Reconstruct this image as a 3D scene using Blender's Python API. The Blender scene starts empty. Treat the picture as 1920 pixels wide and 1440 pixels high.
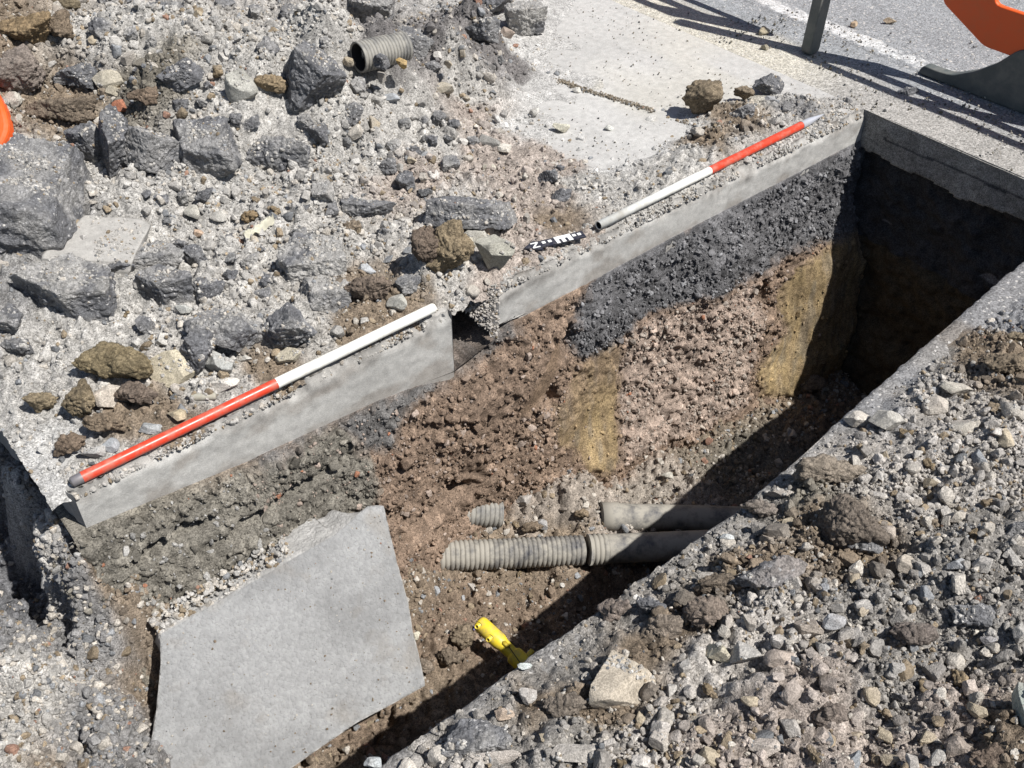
import bpy, math
import numpy as np
from mathutils import Vector, Matrix

# ------------------------------------------------------------------ camera, light, exposure
F = 1950.0
TH = math.radians(41.4)
U = np.array([0, math.cos(TH), -math.sin(TH)])
VX = np.array([.773, .421, .478]); VX = VX - U * (VX @ U); VX /= np.linalg.norm(VX)
WY = np.cross(VX, U)
if WY[2] < 0: WY = -WY
R = np.stack([VX, WY, U])
def ray(px, py): return R @ np.array([(px - 960) / F, -(py - 720) / F, 1.])
_d = ray(136, 930)
CAM = np.array([_d[0] * 1.75 / _d[2], _d[1] * 1.75 / _d[2], 1.75])
def bp(px, py, z=0.):
    d = ray(px, py); return CAM + d * ((z - CAM[2]) / d[2])
def by(px, py, y=0.):
    d = ray(px, py); return CAM + d * ((y - CAM[1]) / d[1])
def bx(px, py, x):
    d = ray(px, py); return CAM + d * ((x - CAM[0]) / d[0])
def proj(P):
    c = (np.asarray(P) - CAM) @ R
    return 960 + F * c[..., 0] / c[..., 2], 720 - F * c[..., 1] / c[..., 2], c[..., 2]

SC = bpy.context.scene
COL = SC.collection
cd = bpy.data.cameras.new('camera'); cam = bpy.data.objects.new('camera', cd); COL.objects.link(cam)
right, up, back = R @ [1, 0, 0], R @ [0, 1, 0], -(R @ [0, 0, 1])
cam.matrix_world = Matrix(((right[0], up[0], back[0], CAM[0]), (right[1], up[1], back[1], CAM[1]), (right[2], up[2], back[2], CAM[2]), (0, 0, 0, 1)))
cd.sensor_width = 36; cd.lens = F / 1920 * 36; cd.clip_start = .05; cd.clip_end = 500
SC.camera = cam
SUN = np.array([.25, -.60, 1.]); SUN /= np.linalg.norm(SUN)
sd = bpy.data.lights.new('sun', 'SUN'); sd.energy = 5.0; sd.angle = math.radians(.5); sd.color = (1, .975, .94)
so = bpy.data.objects.new('sun', sd); COL.objects.link(so)
so.rotation_euler = Vector(SUN).to_track_quat('Z', 'Y').to_euler()
w = bpy.data.worlds.new('World'); SC.world = w; w.use_nodes = True
nt = w.node_tree; sky = nt.nodes.new('ShaderNodeTexSky'); sky.sky_type = 'NISHITA'; sky.sun_disc = False
sky.sun_elevation = math.asin(SUN[2]); sky.sun_rotation = math.atan2(SUN[0], SUN[1])
bg = nt.nodes['Background']; bg.inputs['Strength'].default_value = .06
nt.links.new(sky.outputs[0], bg.inputs[0])
SC.view_settings.view_transform = 'Standard'; SC.view_settings.look = 'None'
SC.view_settings.exposure = .38; SC.view_settings.gamma = 1.0

# ------------------------------------------------------------------ noise
def _h(*k):
    h = np.zeros(np.broadcast(*k).shape, np.uint32) + np.uint32(2166136261)
    for a in k:
        h = (h ^ (np.asarray(a).astype(np.int64) & 0xffffffff).astype(np.uint32)) * np.uint32(16777619)
        h ^= h >> np.uint32(15)
    h = h * np.uint32(2246822519); h ^= h >> np.uint32(13); h = h * np.uint32(3266489917); h ^= h >> np.uint32(16)
    return h.astype(np.float64) / 4294967295.
def vn2(x, y, s=0):
    i, j = np.floor(x), np.floor(y); a, b = x - i, y - j
    a = a * a * (3 - 2 * a); b = b * b * (3 - 2 * b)
    return (_h(i, j, s) * (1 - a) + _h(i + 1, j, s) * a) * (1 - b) + (_h(i, j + 1, s) * (1 - a) + _h(i + 1, j + 1, s) * a) * b
def fbm2(x, y, sc, oct=4, s=0):
    r, am, t = 0, 1., 0
    for o in range(oct):
        r = r + am * (vn2(x / sc + 7.3 * o, y / sc - 3.1 * o, s + o) - .5); t += am; am *= .5; sc /= 2.03
    return r / t * 2
def vn3(p, s=0):
    i = np.floor(p); f = p - i; f = f * f * (3 - 2 * f)
    x, y, z = i[:, 0], i[:, 1], i[:, 2]; r = 0
    for dx in (0, 1):
        for dy in (0, 1):
            for dz in (0, 1):
                r = r + _h(x + dx, y + dy, z + dz, s) * (f[:, 0] if dx else 1 - f[:, 0]) * (f[:, 1] if dy else 1 - f[:, 1]) * (f[:, 2] if dz else 1 - f[:, 2])
    return r
def fbm3(p, sc, oct=3, s=0):
    r, am, t = 0, 1., 0
    for o in range(oct):
        r = r + am * (vn3(p / sc + 5.7 * o, s + o) - .5); t += am; am *= .5; sc /= 2.1
    return r / t * 2
def cell2(x, y, sc, s=0, rad=.62):
    """packed pebble bumps: height 0..1 and a random number per pebble"""
    x = x / sc; y = y / sc; i, j = np.floor(x), np.floor(y); best = np.full(x.shape, 9.); idn = np.zeros(x.shape)
    for di in (-1, 0, 1):
        for dj in (-1, 0, 1):
            a, b = i + di, j + dj
            cx = a + _h(a, b, s); cy = b + _h(a, b, s + 1)
            d = np.hypot(x - cx, y - cy) / (.55 + .6 * _h(a, b, s + 2))
            m = d < best; best = np.where(m, d, best); idn = np.where(m, _h(a, b, s + 3), idn)
    return np.sqrt(np.clip(1 - (best / rad) ** 2, 0, 1)), idn
def idw(x, y, pts, val, p=4., eps=.02):
    x = np.asarray(x, float); y = np.asarray(y, float); val = np.asarray(val, float)
    num = np.zeros(x.shape + val.shape[1:]); den = np.zeros(x.shape)
    for (a, b), v in zip(pts, val):
        wt = 1. / ((x - a) ** 2 + (y - b) ** 2 + eps * eps) ** (p / 2)
        num += wt[..., None] * v if val.ndim > 1 else wt * v
        den += wt
    return num / (den[..., None] if val.ndim > 1 else den)
def sm(a, b, x): t = np.clip((x - a) / (b - a), 0, 1); return t * t * (3 - 2 * t)
def inpoly(x, y, poly):
    r = np.zeros(x.shape, bool); n = len(poly)
    for k in range(n):
        x1, y1 = poly[k]; x2, y2 = poly[(k + 1) % n]
        if y1 == y2: continue
        c = ((y1 > y) != (y2 > y)) & (x < (x2 - x1) * (y - y1) / (y2 - y1) + x1)
        r ^= c
    return r

# ------------------------------------------------------------------ mesh helpers
def link(name, me, mat=None, parent=None):
    o = bpy.data.objects.new(name, me); COL.objects.link(o)
    if mat is not None: me.materials.append(mat)
    if parent is not None: o.parent = parent
    return o
def mesh(name, V, Fc, col=None, smooth=True):
    """Fc: (n,k) int array or list of faces"""
    me = bpy.data.meshes.new(name); V = np.asarray(V, np.float32)
    if isinstance(Fc, np.ndarray):
        n, k = Fc.shape; me.vertices.add(len(V)); me.vertices.foreach_set('co', V.ravel())
        me.loops.add(n * k); me.loops.foreach_set('vertex_index', Fc.astype(np.int32).ravel())
        me.polygons.add(n); me.polygons.foreach_set('loop_start', np.arange(0, n * k, k, dtype=np.int32))
        me.update(calc_edges=True)
    else:
        me.from_pydata([tuple(map(float, v)) for v in V], [], Fc); me.update()
    if col is not None:
        ca = me.color_attributes.new('Col', 'FLOAT_COLOR', 'POINT')
        c4 = np.ones((len(V), 4), np.float32); c4[:, :3] = col; ca.data.foreach_set('color', c4.ravel())
    me.polygons.foreach_set('use_smooth', np.full(len(me.polygons), smooth))
    return me
def gridf(nu, nv, flip=False):
    i, j = np.meshgrid(np.arange(nu - 1), np.arange(nv - 1), indexing='ij'); a = (i * nv + j).ravel()
    f = np.stack([a, a + nv, a + nv + 1, a + 1], 1)
    return f[:, ::-1].copy() if flip else f
def tag(o, label=None, cat=None, group=None, kind=None):
    for k, v in (('label', label), ('category', cat), ('group', group), ('kind', kind)):
        if v: o[k] = v
    return o
def empty(name, loc, label, cat, group=None):
    o = bpy.data.objects.new(name, None); COL.objects.link(o); o.location = loc; o.empty_display_size = .05
    return tag(o, label, cat, group)

# ------------------------------------------------------------------ materials
def nd(t, k, **kw):
    n = t.nodes.new(k)
    for a, b in kw.items(): setattr(n, a, b)
    return n
def earth_mat(name, grain=320., lo=.55, hi=1.5, blot=.3, bump=.0016, rough=.95, spec=.15, fleck=0., fleckcol=(.5, .48, .45), fscale=160.):
    m = bpy.data.materials.new(name); m.use_nodes = True; t = m.node_tree; P = t.nodes['Principled BSDF']
    tc = nd(t, 'ShaderNodeTexCoord'); at = nd(t, 'ShaderNodeAttribute', attribute_name='Col')
    v = nd(t, 'ShaderNodeTexVoronoi'); v.inputs['Scale'].default_value = grain; t.links.new(tc.outputs['Object'], v.inputs['Vector'])
    sx = nd(t, 'ShaderNodeSeparateColor'); t.links.new(v.outputs['Color'], sx.inputs[0])
    mr = nd(t, 'ShaderNodeMapRange'); mr.inputs[3].default_value = lo; mr.inputs[4].default_value = hi; t.links.new(sx.outputs[0], mr.inputs[0])
    n = nd(t, 'ShaderNodeTexNoise'); n.inputs['Scale'].default_value = 38; n.inputs['Detail'].default_value = 7; n.inputs['Roughness'].default_value = .65
    t.links.new(tc.outputs['Object'], n.inputs['Vector'])
    m2 = nd(t, 'ShaderNodeMapRange'); m2.inputs[1].default_value = .3; m2.inputs[2].default_value = .7; m2.inputs[3].default_value = 1 - blot; m2.inputs[4].default_value = 1 + blot
    t.links.new(n.outputs[0], m2.inputs[0])
    mu = nd(t, 'ShaderNodeMath', operation='MULTIPLY'); t.links.new(mr.outputs[0], mu.inputs[0]); t.links.new(m2.outputs[0], mu.inputs[1])
    vm = nd(t, 'ShaderNodeVectorMath', operation='SCALE'); t.links.new(at.outputs['Color'], vm.inputs[0]); t.links.new(mu.outputs[0], vm.inputs['Scale'])
    out = vm.outputs[0]
    if fleck > 0:
        v2 = nd(t, 'ShaderNodeTexVoronoi'); v2.inputs['Scale'].default_value = fscale; t.links.new(tc.outputs['Object'], v2.inputs['Vector'])
        s2 = nd(t, 'ShaderNodeSeparateColor'); t.links.new(v2.outputs['Color'], s2.inputs[0])
        g = nd(t, 'ShaderNodeMath', operation='GREATER_THAN'); g.inputs[1].default_value = 1 - fleck; t.links.new(s2.outputs[1], g.inputs[0])
        mx = nd(t, 'ShaderNodeMix', data_type='RGBA'); t.links.new(g.outputs[0], mx.inputs[0]); t.links.new(out, mx.inputs[6]); mx.inputs[7].default_value = (*fleckcol, 1)
        out = mx.outputs[2]
    t.links.new(out, P.inputs['Base Color'])
    P.inputs['Roughness'].default_value = rough; P.inputs['Specular IOR Level'].default_value = spec
    n2 = nd(t, 'ShaderNodeTexNoise'); n2.inputs['Scale'].default_value = 240; n2.inputs['Detail'].default_value = 5; n2.inputs['Roughness'].default_value = .7
    t.links.new(tc.outputs['Object'], n2.inputs['Vector'])
    b = nd(t, 'ShaderNodeBump'); b.inputs['Distance'].default_value = bump * 2; b.inputs['Strength'].default_value = .9
    t.links.new(n2.outputs[0], b.inputs['Height'])
    b2 = nd(t, 'ShaderNodeBump'); b2.inputs['Distance'].default_value = bump; b2.inputs['Strength'].default_value = .7; b2.invert = True
    t.links.new(v.outputs['Distance'], b2.inputs['Height']); t.links.new(b.outputs[0], b2.inputs['Normal'])
    t.links.new(b2.outputs[0], P.inputs['Normal'])
    return m
def plain_mat(name, col, rough=.5, metal=0., dirt=None, dscale=25., damt=.5, bump=0., spec=.5):
    m = bpy.data.materials.new(name); m.use_nodes = True; t = m.node_tree; P = t.nodes['Principled BSDF']
    P.inputs['Base Color'].default_value = (*col, 1); P.inputs['Roughness'].default_value = rough; P.inputs['Metallic'].default_value = metal
    P.inputs['Specular IOR Level'].default_value = spec
    tc = nd(t, 'ShaderNodeTexCoord'); n = nd(t, 'ShaderNodeTexNoise'); n.inputs['Scale'].default_value = dscale; n.inputs['Detail'].default_value = 8; n.inputs['Roughness'].default_value = .7
    t.links.new(tc.outputs['Object'], n.inputs['Vector'])
    if dirt is not None:
        mr = nd(t, 'ShaderNodeMapRange'); mr.inputs[1].default_value = .45; mr.inputs[2].default_value = .68; mr.inputs[4].default_value = damt; t.links.new(n.outputs[0], mr.inputs[0])
        mx = nd(t, 'ShaderNodeMix', data_type='RGBA'); mx.inputs[6].default_value = (*col, 1); mx.inputs[7].default_value = (*dirt, 1)
        t.links.new(mr.outputs[0], mx.inputs[0]); t.links.new(mx.outputs[2], P.inputs['Base Color'])
        m3 = nd(t, 'ShaderNodeMapRange'); m3.inputs[3].default_value = rough; m3.inputs[4].default_value = min(1, rough + .3); t.links.new(mr.outputs[0], m3.inputs[0]); t.links.new(m3.outputs[0], P.inputs['Roughness'])
    if bump > 0:
        b = nd(t, 'ShaderNodeBump'); b.inputs['Distance'].default_value = bump; t.links.new(n.outputs[0], b.inputs['Height']); t.links.new(b.outputs[0], P.inputs['Normal'])
    return m
M_EARTH = earth_mat('earth')
M_STONE = earth_mat('stone', grain=420, lo=.72, hi=1.28, blot=.25, bump=.0012)
M_CLOD = earth_mat('clay', grain=260, lo=.6, hi=1.35, blot=.35, bump=.0022)
M_TAR = earth_mat('tarmac', grain=240, lo=.7, hi=1.35, blot=.42, bump=.0024, rough=.72, spec=.4, fleck=.025, fleckcol=(.38, .37, .36), fscale=190)
M_CONC = earth_mat('concrete', grain=520, lo=.86, hi=1.12, blot=.16, bump=.0007, rough=.9)
M_CONCP = earth_mat('pitted_concrete', grain=105, lo=.9, hi=1.07, blot=.1, bump=.0034, rough=.88)
M_ROAD = earth_mat('asphalt', grain=210, lo=.6, hi=1.45, blot=.18, bump=.0018, rough=.85, fleck=.04)

# palette (linear albedo)
G = (.36, .345, .32); D = (.125, .125, .13); B = (.19, .15, .11); O = (.24, .19, .12); C = (.43, .42, .4); Y = (.49, .46, .385)
K = (.32, .275, .24); A = (.22, .22, .225); DG = (.2, .195, .19); PB = (.25, .19, .15); RB = (.165, .125, .092); OL = (.158, .143, .117)

# ------------------------------------------------------------------ height and colour maps
# rubble over the slab behind the trench: px, py, height, stone density, colour
NT = [(136, 930, 0, .3, C), (200, 890, 0, .5, G), (450, 790, 0, .45, G), (640, 690, 0, .5, G), (800, 620, 0, .6, B), (860, 590, .01, .8, G), (960, 535, 0, .4, K), (1100, 475, 0, .5, K),
  (1250, 400, 0, .4, G), (1450, 290, 0, .35, G), (1590, 215, 0, .2, G), (0, 800, .01, .5, G), (60, 790, .01, .45, G), (120, 850, 0, .4, C), (90, 650, .05, .9, G), (200, 700, .04, .6, G),
  (230, 760, .02, .6, B), (300, 780, .02, .8, B), (400, 700, .03, .8, G), (500, 700, .02, .8, B), (560, 600, .06, 1, G), (700, 560, .05, 1, B), (660, 620, .03, .9, B), (750, 540, .05, 1, B),
  (400, 620, .07, 1, G), (300, 600, .07, .9, G), (100, 560, .12, .9, G), (20, 560, .13, .9, DG), (250, 500, .12, .9, G), (60, 400, .17, .8, D), (0, 280, .26, .8, G), (200, 350, .18, .9, G),
  (350, 350, .17, 1, G), (500, 380, .12, 1, G), (620, 480, .08, 1, G), (480, 440, .1, 1, G), (700, 460, .07, 1, G), (800, 500, .07, 1, G), (850, 480, .07, .8, G), (930, 500, .03, .8, K),
  (100, 180, .3, .8, B), (0, 60, .42, .8, B), (180, 60, .4, 1, G), (300, 150, .33, 1, OL), (300, 30, .42, 1, G), (420, 200, .27, 1, G), (500, 100, .36, 1, G), (600, 200, .24, 1, G), (600, 20, .44, 1, G),
  (560, 320, .14, 1, G), (680, 300, .13, 1, G), (700, 180, .2, 1, G), (720, 40, .4, .9, (.15, .14, .135)), (800, 110, .22, 1, (.15, .14, .135)), (830, 40, .32, 1, (.15, .14, .135)), (900, 80, .18, 1, (.15, .14, .135)), (900, 0, .3, 1, (.15, .14, .135)), (950, 130, .05, 1, (.15, .14, .135)),
  (1000, 110, .01, .3, C), (985, 165, 0, .15, C), (880, 200, .05, 1, G), (800, 260, .08, 1, G), (780, 360, .06, 1, K), (900, 300, .02, .8, K), (900, 230, .02, .5, K), (850, 390, .05, 1, G), (960, 330, .02, .8, K),
  (980, 240, .0, .25, C), (1000, 290, .005, .6, K), (950, 400, .03, 1, K), (1030, 380, .01, .9, K), (1000, 450, .01, .7, K), (1060, 420, .01, .8, B), (1100, 340, 0, .6, G), (1150, 380, .005, .9, G),
  (1060, 270, 0, .1, C), (1150, 230, 0, 0, C), (1030, 200, 0, .02, C), (1080, 230, 0, .02, C), (1180, 190, 0, 0, Y), (1250, 160, 0, 0, Y), (1400, 130, 0, .02, C), (1050, 110, 0, .02, C), (1150, 20, 0, .02, C), (1250, 90, 0, .03, Y), (1260, 250, 0, .1, C), (1040, 300, .0, .3, K), (1130, 300, 0, .12, C), (1530, 165, 0, .1, C), (1200, 280, 0, .04, C), (1120, 200, 0, .04, C), (1230, 320, .01, .5, G), (1290, 300, .02, 1, G), (1330, 260, .03, 1, B), (1250, 350, .01, .8, G),
  (1400, 215, .03, 1, B), (1450, 230, .01, .8, G), (1500, 200, .01, .7, DG), (1560, 190, .0, .4, G), (1350, 170, 0, .05, Y), (1480, 150, 0, .05, C), (1300, 130, 0, .04, Y), (1200, 100, 0, .06, C), (1100, 60, 0, .03, C),
  (1100, 120, 0, .02, C), (1300, 50, 0, .08, Y), (1450, 110, 0, .08, Y), (1200, 160, 0, .03, Y), (1060, 165, 0, .05, C), (1560, 140, 0, .1, G), (1600, 180, 0, .3, DG), (1650, 170, 0, .25, DG), (1560, 60, 0, .08, A), (1460, 30, 0, .08, A), (1350, 5, 0, .08, A)]
NP = []
for q in NT:
    p = bp(q[0], q[1], q[2]); NP.append((p[0], p[1]))
NV = np.array([(q[2], q[3], *q[4]) for q in NT])
def yed(x): return np.interp(x, [-.3, .0, .15, 1.15, 1.55, 2., 2.53, 3.], [-.86, -.9, -.984, -.984, -.944, -.904, -.866, -.84])
def n_map(x, y):
    a = idw(x, y, NP, NV[:, :2], 3.2, .05)
    wx = x + .07 * fbm2(x, y, .12, 3, 31); wy = y + .07 * fbm2(x, y, .12, 3, 37)
    c = idw(wx, wy, NP, NV[:, 2:], 5., .02)
    return a[..., 0], np.clip((a[..., 1] - .1) * 1.15, 0, 1), c
def n_height(x, y, a=None, dn=None):
    if a is None: a, dn, _ = n_map(x, y)
    h = a * (1 + .25 * fbm2(x, y, .3, 2, 3)) * sm(-.02, .16, y + .02) + dn * (.05 * fbm2(x, y, .14, 4, 11) * np.clip(a / .08, .1, 1) - .002)
    edge = np.minimum(sm(0, .06, y), sm(-.04, .0, x))
    return h * (.25 + .75 * edge) - .006 * (1 - sm(.1, .35, dn)) - .03 * (1 - sm(.012, .042, y + .02 * fbm2(x, y * 0, .05, 3, 41)))
_k = (G, DG, D); G, DG = (.36, .335, .305), (.25, .235, .215)
ST = [(1920, 500, 0, .3, A), (1850, 560, 0, .4, A), (1880, 600, 0, .6, A), (1750, 660, 0, .6, DG), (1680, 690, 0, .5, A), (1600, 760, .0, .4, A), (1840, 650, .01, .8, B), (1900, 690, .03, 1, B), (1750, 740, .02, 1, G),
  (1600, 860, .02, .9, G), (1500, 860, .005, .6, G), (1500, 920, .05, 1, OL), (1430, 930, .01, .7, DG), (1380, 1000, .005, .6, DG), (1560, 1000, .07, 1, B), (1400, 1060, .04, 1, B), (1650, 900, .05, 1, G), (1850, 850, .06, 1, G),
  (1290, 1060, .005, .6, DG), (1150, 1150, .005, .6, DG), (1280, 1160, .05, 1, B), (1200, 1220, .03, 1, B), (1050, 1230, .005, .5, DG), (900, 1300, .005, .5, DG), (1000, 1300, .02, .7, B), (1100, 1330, .04, .9, B),
  (1300, 1250, .07, 1, G), (1450, 1150, .08, 1, G), (1500, 1300, .09, 1, K), (1650, 1150, .1, 1, DG), (1700, 1250, .1, 1, DG), (1850, 1050, .1, 1, DG), (1800, 1350, .1, 1, K), (1920, 1200, .12, 1, DG), (1900, 1420, .12, 1, B),
  (1600, 1420, .09, 1, K), (1350, 1400, .08, 1, K), (1200, 1400, .05, 1, G), (1050, 1400, .03, 1, DG), (880, 1380, .01, .9, DG), (740, 1420, .0, .6, DG), (800, 1440, .01, .9, G), (1450, 1220, .08, 1, G)]
G, DG, D = _k
SP = []
for q in ST:
    p = bp(q[0], q[1], q[2]); SP.append((p[0], p[1]))
SV = np.array([(q[2], q[3], *q[4]) for q in ST])
def s_map(x, y):
    a = idw(x, y, SP, SV[:, :2], 3.2, .04)
    wx = x + .06 * fbm2(x, y, .1, 3, 131); wy = y + .06 * fbm2(x, y, .1, 3, 137)
    return a[..., 0], np.clip(a[..., 1], 0, 1) * (1 - .8 * (1 - sm(.03, .13, yed(x) - y)) * (.35 + .65 * sm(1.1, 1.4, x))), idw(wx, wy, SP, SV[:, 2:], 5., .02)
def s_height(x, y, a=None, dn=None):
    if a is None: a, dn, _ = s_map(x, y)
    h = a * (1 + .3 * fbm2(x, y, .25, 2, 5)) + dn * (.05 * fbm2(x, y, .14, 4, 17) * np.clip(a / .05, .05, 1))
    q = yed(x) - y; return h * sm(.0, .12, q) - .004 + .006 * dn * sm(.0, .04, q)
FT = [(-.06, .6, -.16, DG), (-.06, .35, -.14, G), (-.075, .1, -.14, G), (-.05, -.02, -.18, DG), (.0, -.06, -.26, B), (-.15, .5, -.6, D), (-.15, .3, -.62, D), (-.165, .12, -.58, D), (-.14, -.02, -.45, DG), (-.22, .35, -.5, D), (-.1, -.1, -.36, DG),
  (-.32, .4, -.4, DG), (-.27, .2, -.36, D), (-.27, -.02, -.3, DG), (-.25, -.15, -.3, G), (-.38, -.3, -.25, G), (-.15, -.3, -.4, DG), (-.2, -.42, -.38, DG), (-.12, -.52, -.45, B), (-.1, -.4, -.42, DG), (-.3, -.42, -.33, B),
  (-.35, -.6, -.3, G), (-.6, 0, -.2, G), (-.8, -.5, -.2, G), (0, -.2, -.55, B), (.05, -.4, -.8, B), (.01, -.3, -.75, RB), (-.04, -.42, -.74, RB), (-.055, -.52, -.7, RB), (0, -.7, -.6, B), (-.06, -.85, -.5, B), (.4, 0, -.5, DG), (.4, -.15, -.6, OL), (.4, -.4, -.9, RB), (.35, -.8, -.85, B),
  (.3, -.65, -.75, B), (.75, -.02, -.66, OL), (.72, -.15, -.74, B), (.72, -.35, -.84, RB), (.62, -.5, -.86, B), (.6, -.8, -.9, B), (.8, -.65, -.95, B), (1., .0, -.8, B), (.97, -.1, -.9, B), (1.1, -.2, -.93, B), (1.1, -.05, -.84, B), (1.05, -.38, -1.02, RB), (.88, -.36, -.93, RB),
  (.95, -.25, -.92, RB), (1.3, 0, -.85, PB), (1.4, -.2, -.82, (.26, .225, .19)), (1.5, -.27, -.865, (.26, .225, .19)), (1.3, -.14, -.865, (.26, .225, .19)), (1.3, -.24, -.92, B), (1.3, -.5, -1.1, RB), (1.5, -.3, -.93, (.27, .24, .21)), (1.5, -.5, -1.05, RB), (1.7, 0, -1., PB), (1.7, -.25, -1.02, (.26, .23, .195)), (1.7, -.4, -.995, (.24, .21, .18)), (1.8, -.75, -1.1, RB),
  (2.2, 0, -1.08, B), (2.2, -.3, -1.13, OL), (2.2, -.7, -1.2, RB), (2.8, 0, -1.15, B), (2.8, -.5, -1.22, RB), (1.3, -.95, -1.12, RB)]
FP = [(q[0], q[1]) for q in FT]; FV = np.array([(q[2], *q[3]) for q in FT])
def f_map(x, y):
    wx = x + .05 * fbm2(x, y, .1, 3, 231); wy = y + .05 * fbm2(x, y, .1, 3, 237)
    return idw(x, y, FP, FV[:, 0], 3.5, .03), idw(wx, wy, FP, FV[:, 1:], 5., .02)
def f_height(x, y, a=None):
    if a is None: a, _ = f_map(x, y)
    h = a + .035 * fbm2(x, y, .16, 4, 23) + (.05 * fbm2(x, y, .09, 4, 29) + .02 * np.abs(fbm2(x, y, .05, 3, 33))) * sm(.1, -.02, x)
    return np.where((y > .02) & (x > 0), np.minimum(h, -.3), h)
def hit(px, py, reg):
    fn = {'N': n_height, 'S': s_height, 'F': f_height}[reg]; z = {'N': .1, 'S': .05, 'F': -.6}[reg]
    for _ in range(14):
        p = bp(px, py, z); z = .5 * z + .5 * float(fn(np.array([p[0]]), np.array([p[1]]))[0])
    return bp(px, py, z)

def micro(X, Y_, dn):
    b1, i1 = cell2(X, Y_, .028, 71); b2, i2 = cell2(X, Y_, .0135, 81); e = sm(.15, .6, dn); keep = i1 > .55
    b0, i0 = cell2(X + .01 * fbm2(X, Y_, .03, 2, 61), Y_ + .01 * fbm2(X, Y_, .03, 2, 62), .07, 63); k0 = i0 > .6
    return e * (.018 * b0 * k0 * sm(.5, .95, dn) + .012 * b1 * keep + .006 * b2 * (i2 > .35) + .010 * fbm2(X, Y_, .04, 4, 91)), e, b1, i1, b2, i2, keep
def terrain(name, x0, x1, y0, y1, st, mapf, hf, base, amp=1., dark=1.):
    xs = np.arange(x0, x1 + 1e-6, st); ys = np.arange(y0, y1 + 1e-6, st); X, Yy = np.meshgrid(xs, ys, indexing='ij')
    X = X + st * .6 * (_h(np.round(X / st), np.round(Yy / st), 5) - .5); Yy2 = Yy + st * .6 * (_h(np.round(X / st), np.round(Yy / st), 6) - .5)
    Yy2[:, 0] = Yy[:, 0]; Yy2[:, -1] = Yy[:, -1]
    if base is not None: Yy2 = Yy2 + base(X)
    m = mapf(X, Yy2)
    if len(m) == 3: a, dn, c = m; Z = hf(X, Yy2, a, dn)
    else: a, c = m; dn = np.ones(X.shape); Z = hf(X, Yy2, a)
    mz, e, b1, i1, b2, i2, keep = micro(X, Yy2, dn); Z = Z + amp * mz
    lum = dark * (1 + 0 * e) + e * (.45 * (i1 - .5) * (b1 > .25) * keep + .5 * (i2 - .5) * (b2 > .2)) + .18 * fbm2(X, Yy2, .05, 3, 95)
    cc = c * lum[..., None]
    V = np.stack([X, Yy2, Z], -1).reshape(-1, 3)
    me = mesh(name, V, gridf(len(xs), len(ys)), np.clip(cc.reshape(-1, 3), .02, .8))
    return me

# ------------------------------------------------------------------ setting
# far ground, in strips round the dug area
gv, gf = [], []
def quad(x0, y0, x1, y1, z, V, Fs):
    k = len(V); V += [(x0, y0, z), (x1, y0, z), (x1, y1, z), (x0, y1, z)]; Fs.append((k, k + 1, k + 2, k + 3))
quad(-60, -60, -1, 60, -.012, gv, gf); quad(4.9, -60, 60, 60, -.012, gv, gf); quad(-1, 3.6, 4.9, 60, -.012, gv, gf); quad(-1, -60, 4.9, -2.4, -.012, gv, gf)
tag(link('ground', mesh('ground', gv, gf, np.tile(A, (len(gv), 1)), False), M_ROAD), kind='structure')

# road: asphalt from the end of the trench outwards, with the worn white line
xs = np.arange(2.96, 4.9, .012); ys = np.arange(-2.4, 3.6, .02)
X, Yg = np.meshgrid(xs, ys, indexing='ij')
Z = .0015 * fbm2(X, Yg, .05, 3, 401) + .004 * fbm2(X, Yg, .5, 2, 402) - .002
edge = 3.19 + .04 * fbm2(X, Yg, .2, 3, 405)
t = sm(-.05, .08, X - edge)
cc = np.array(G)[None, None] * .9 * (1 - t[..., None]) + np.array((.25, .255, .26))[None, None] * t[..., None]
cc *= (1 + .12 * fbm2(X, Yg, .12, 4, 407))[..., None]
yd = sm(.1, .5, Yg) * (1 - sm(3.1, 3.26, X + .04 * fbm2(X, Yg, .1, 3, 413)))
cc = cc * (1 - .8 * yd[..., None]) + np.array(Y) * .8 * yd[..., None] * (1 + .1 * fbm2(X, Yg, .07, 4, 414))[..., None]
tag(link('road', mesh('road', np.stack([X, Yg, Z], -1).reshape(-1, 3), gridf(len(xs), len(ys)), cc.reshape(-1, 3)), M_ROAD), kind='structure')
xs = np.arange(3.38, 3.55, .004); ys = np.arange(-1.2, 2.2, .006)
X, Yg = np.meshgrid(xs, ys, indexing='ij'); XX = X + .02 * (Yg - .4)
m = sm(-.25, .35, fbm2(XX, Yg, .02, 4, 421) * .9 + .35 + .7 * fbm2(XX, Yg, .12, 3, 422) - 1.1 * (np.abs(X - 3.462) / .058) ** 3)[..., None]
cc = (np.array((.25, .255, .26)) * (1 - m * .75) + np.array((.58, .575, .56)) * m * .75) * (1 + .1 * fbm2(X, Yg, .03, 3, 431))[..., None]
tag(link('road_line', mesh('road_line', np.stack([XX, Yg, np.full(X.shape, .0008) + .003 * (1 - 2 * sm(.055, .075, np.abs(X - 3.462))) + .004 * fbm2(X, Yg, .5, 2, 402)], -1).reshape(-1, 3), gridf(len(xs), len(ys)), cc.reshape(-1, 3)), M_ROAD), kind='structure')

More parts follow.
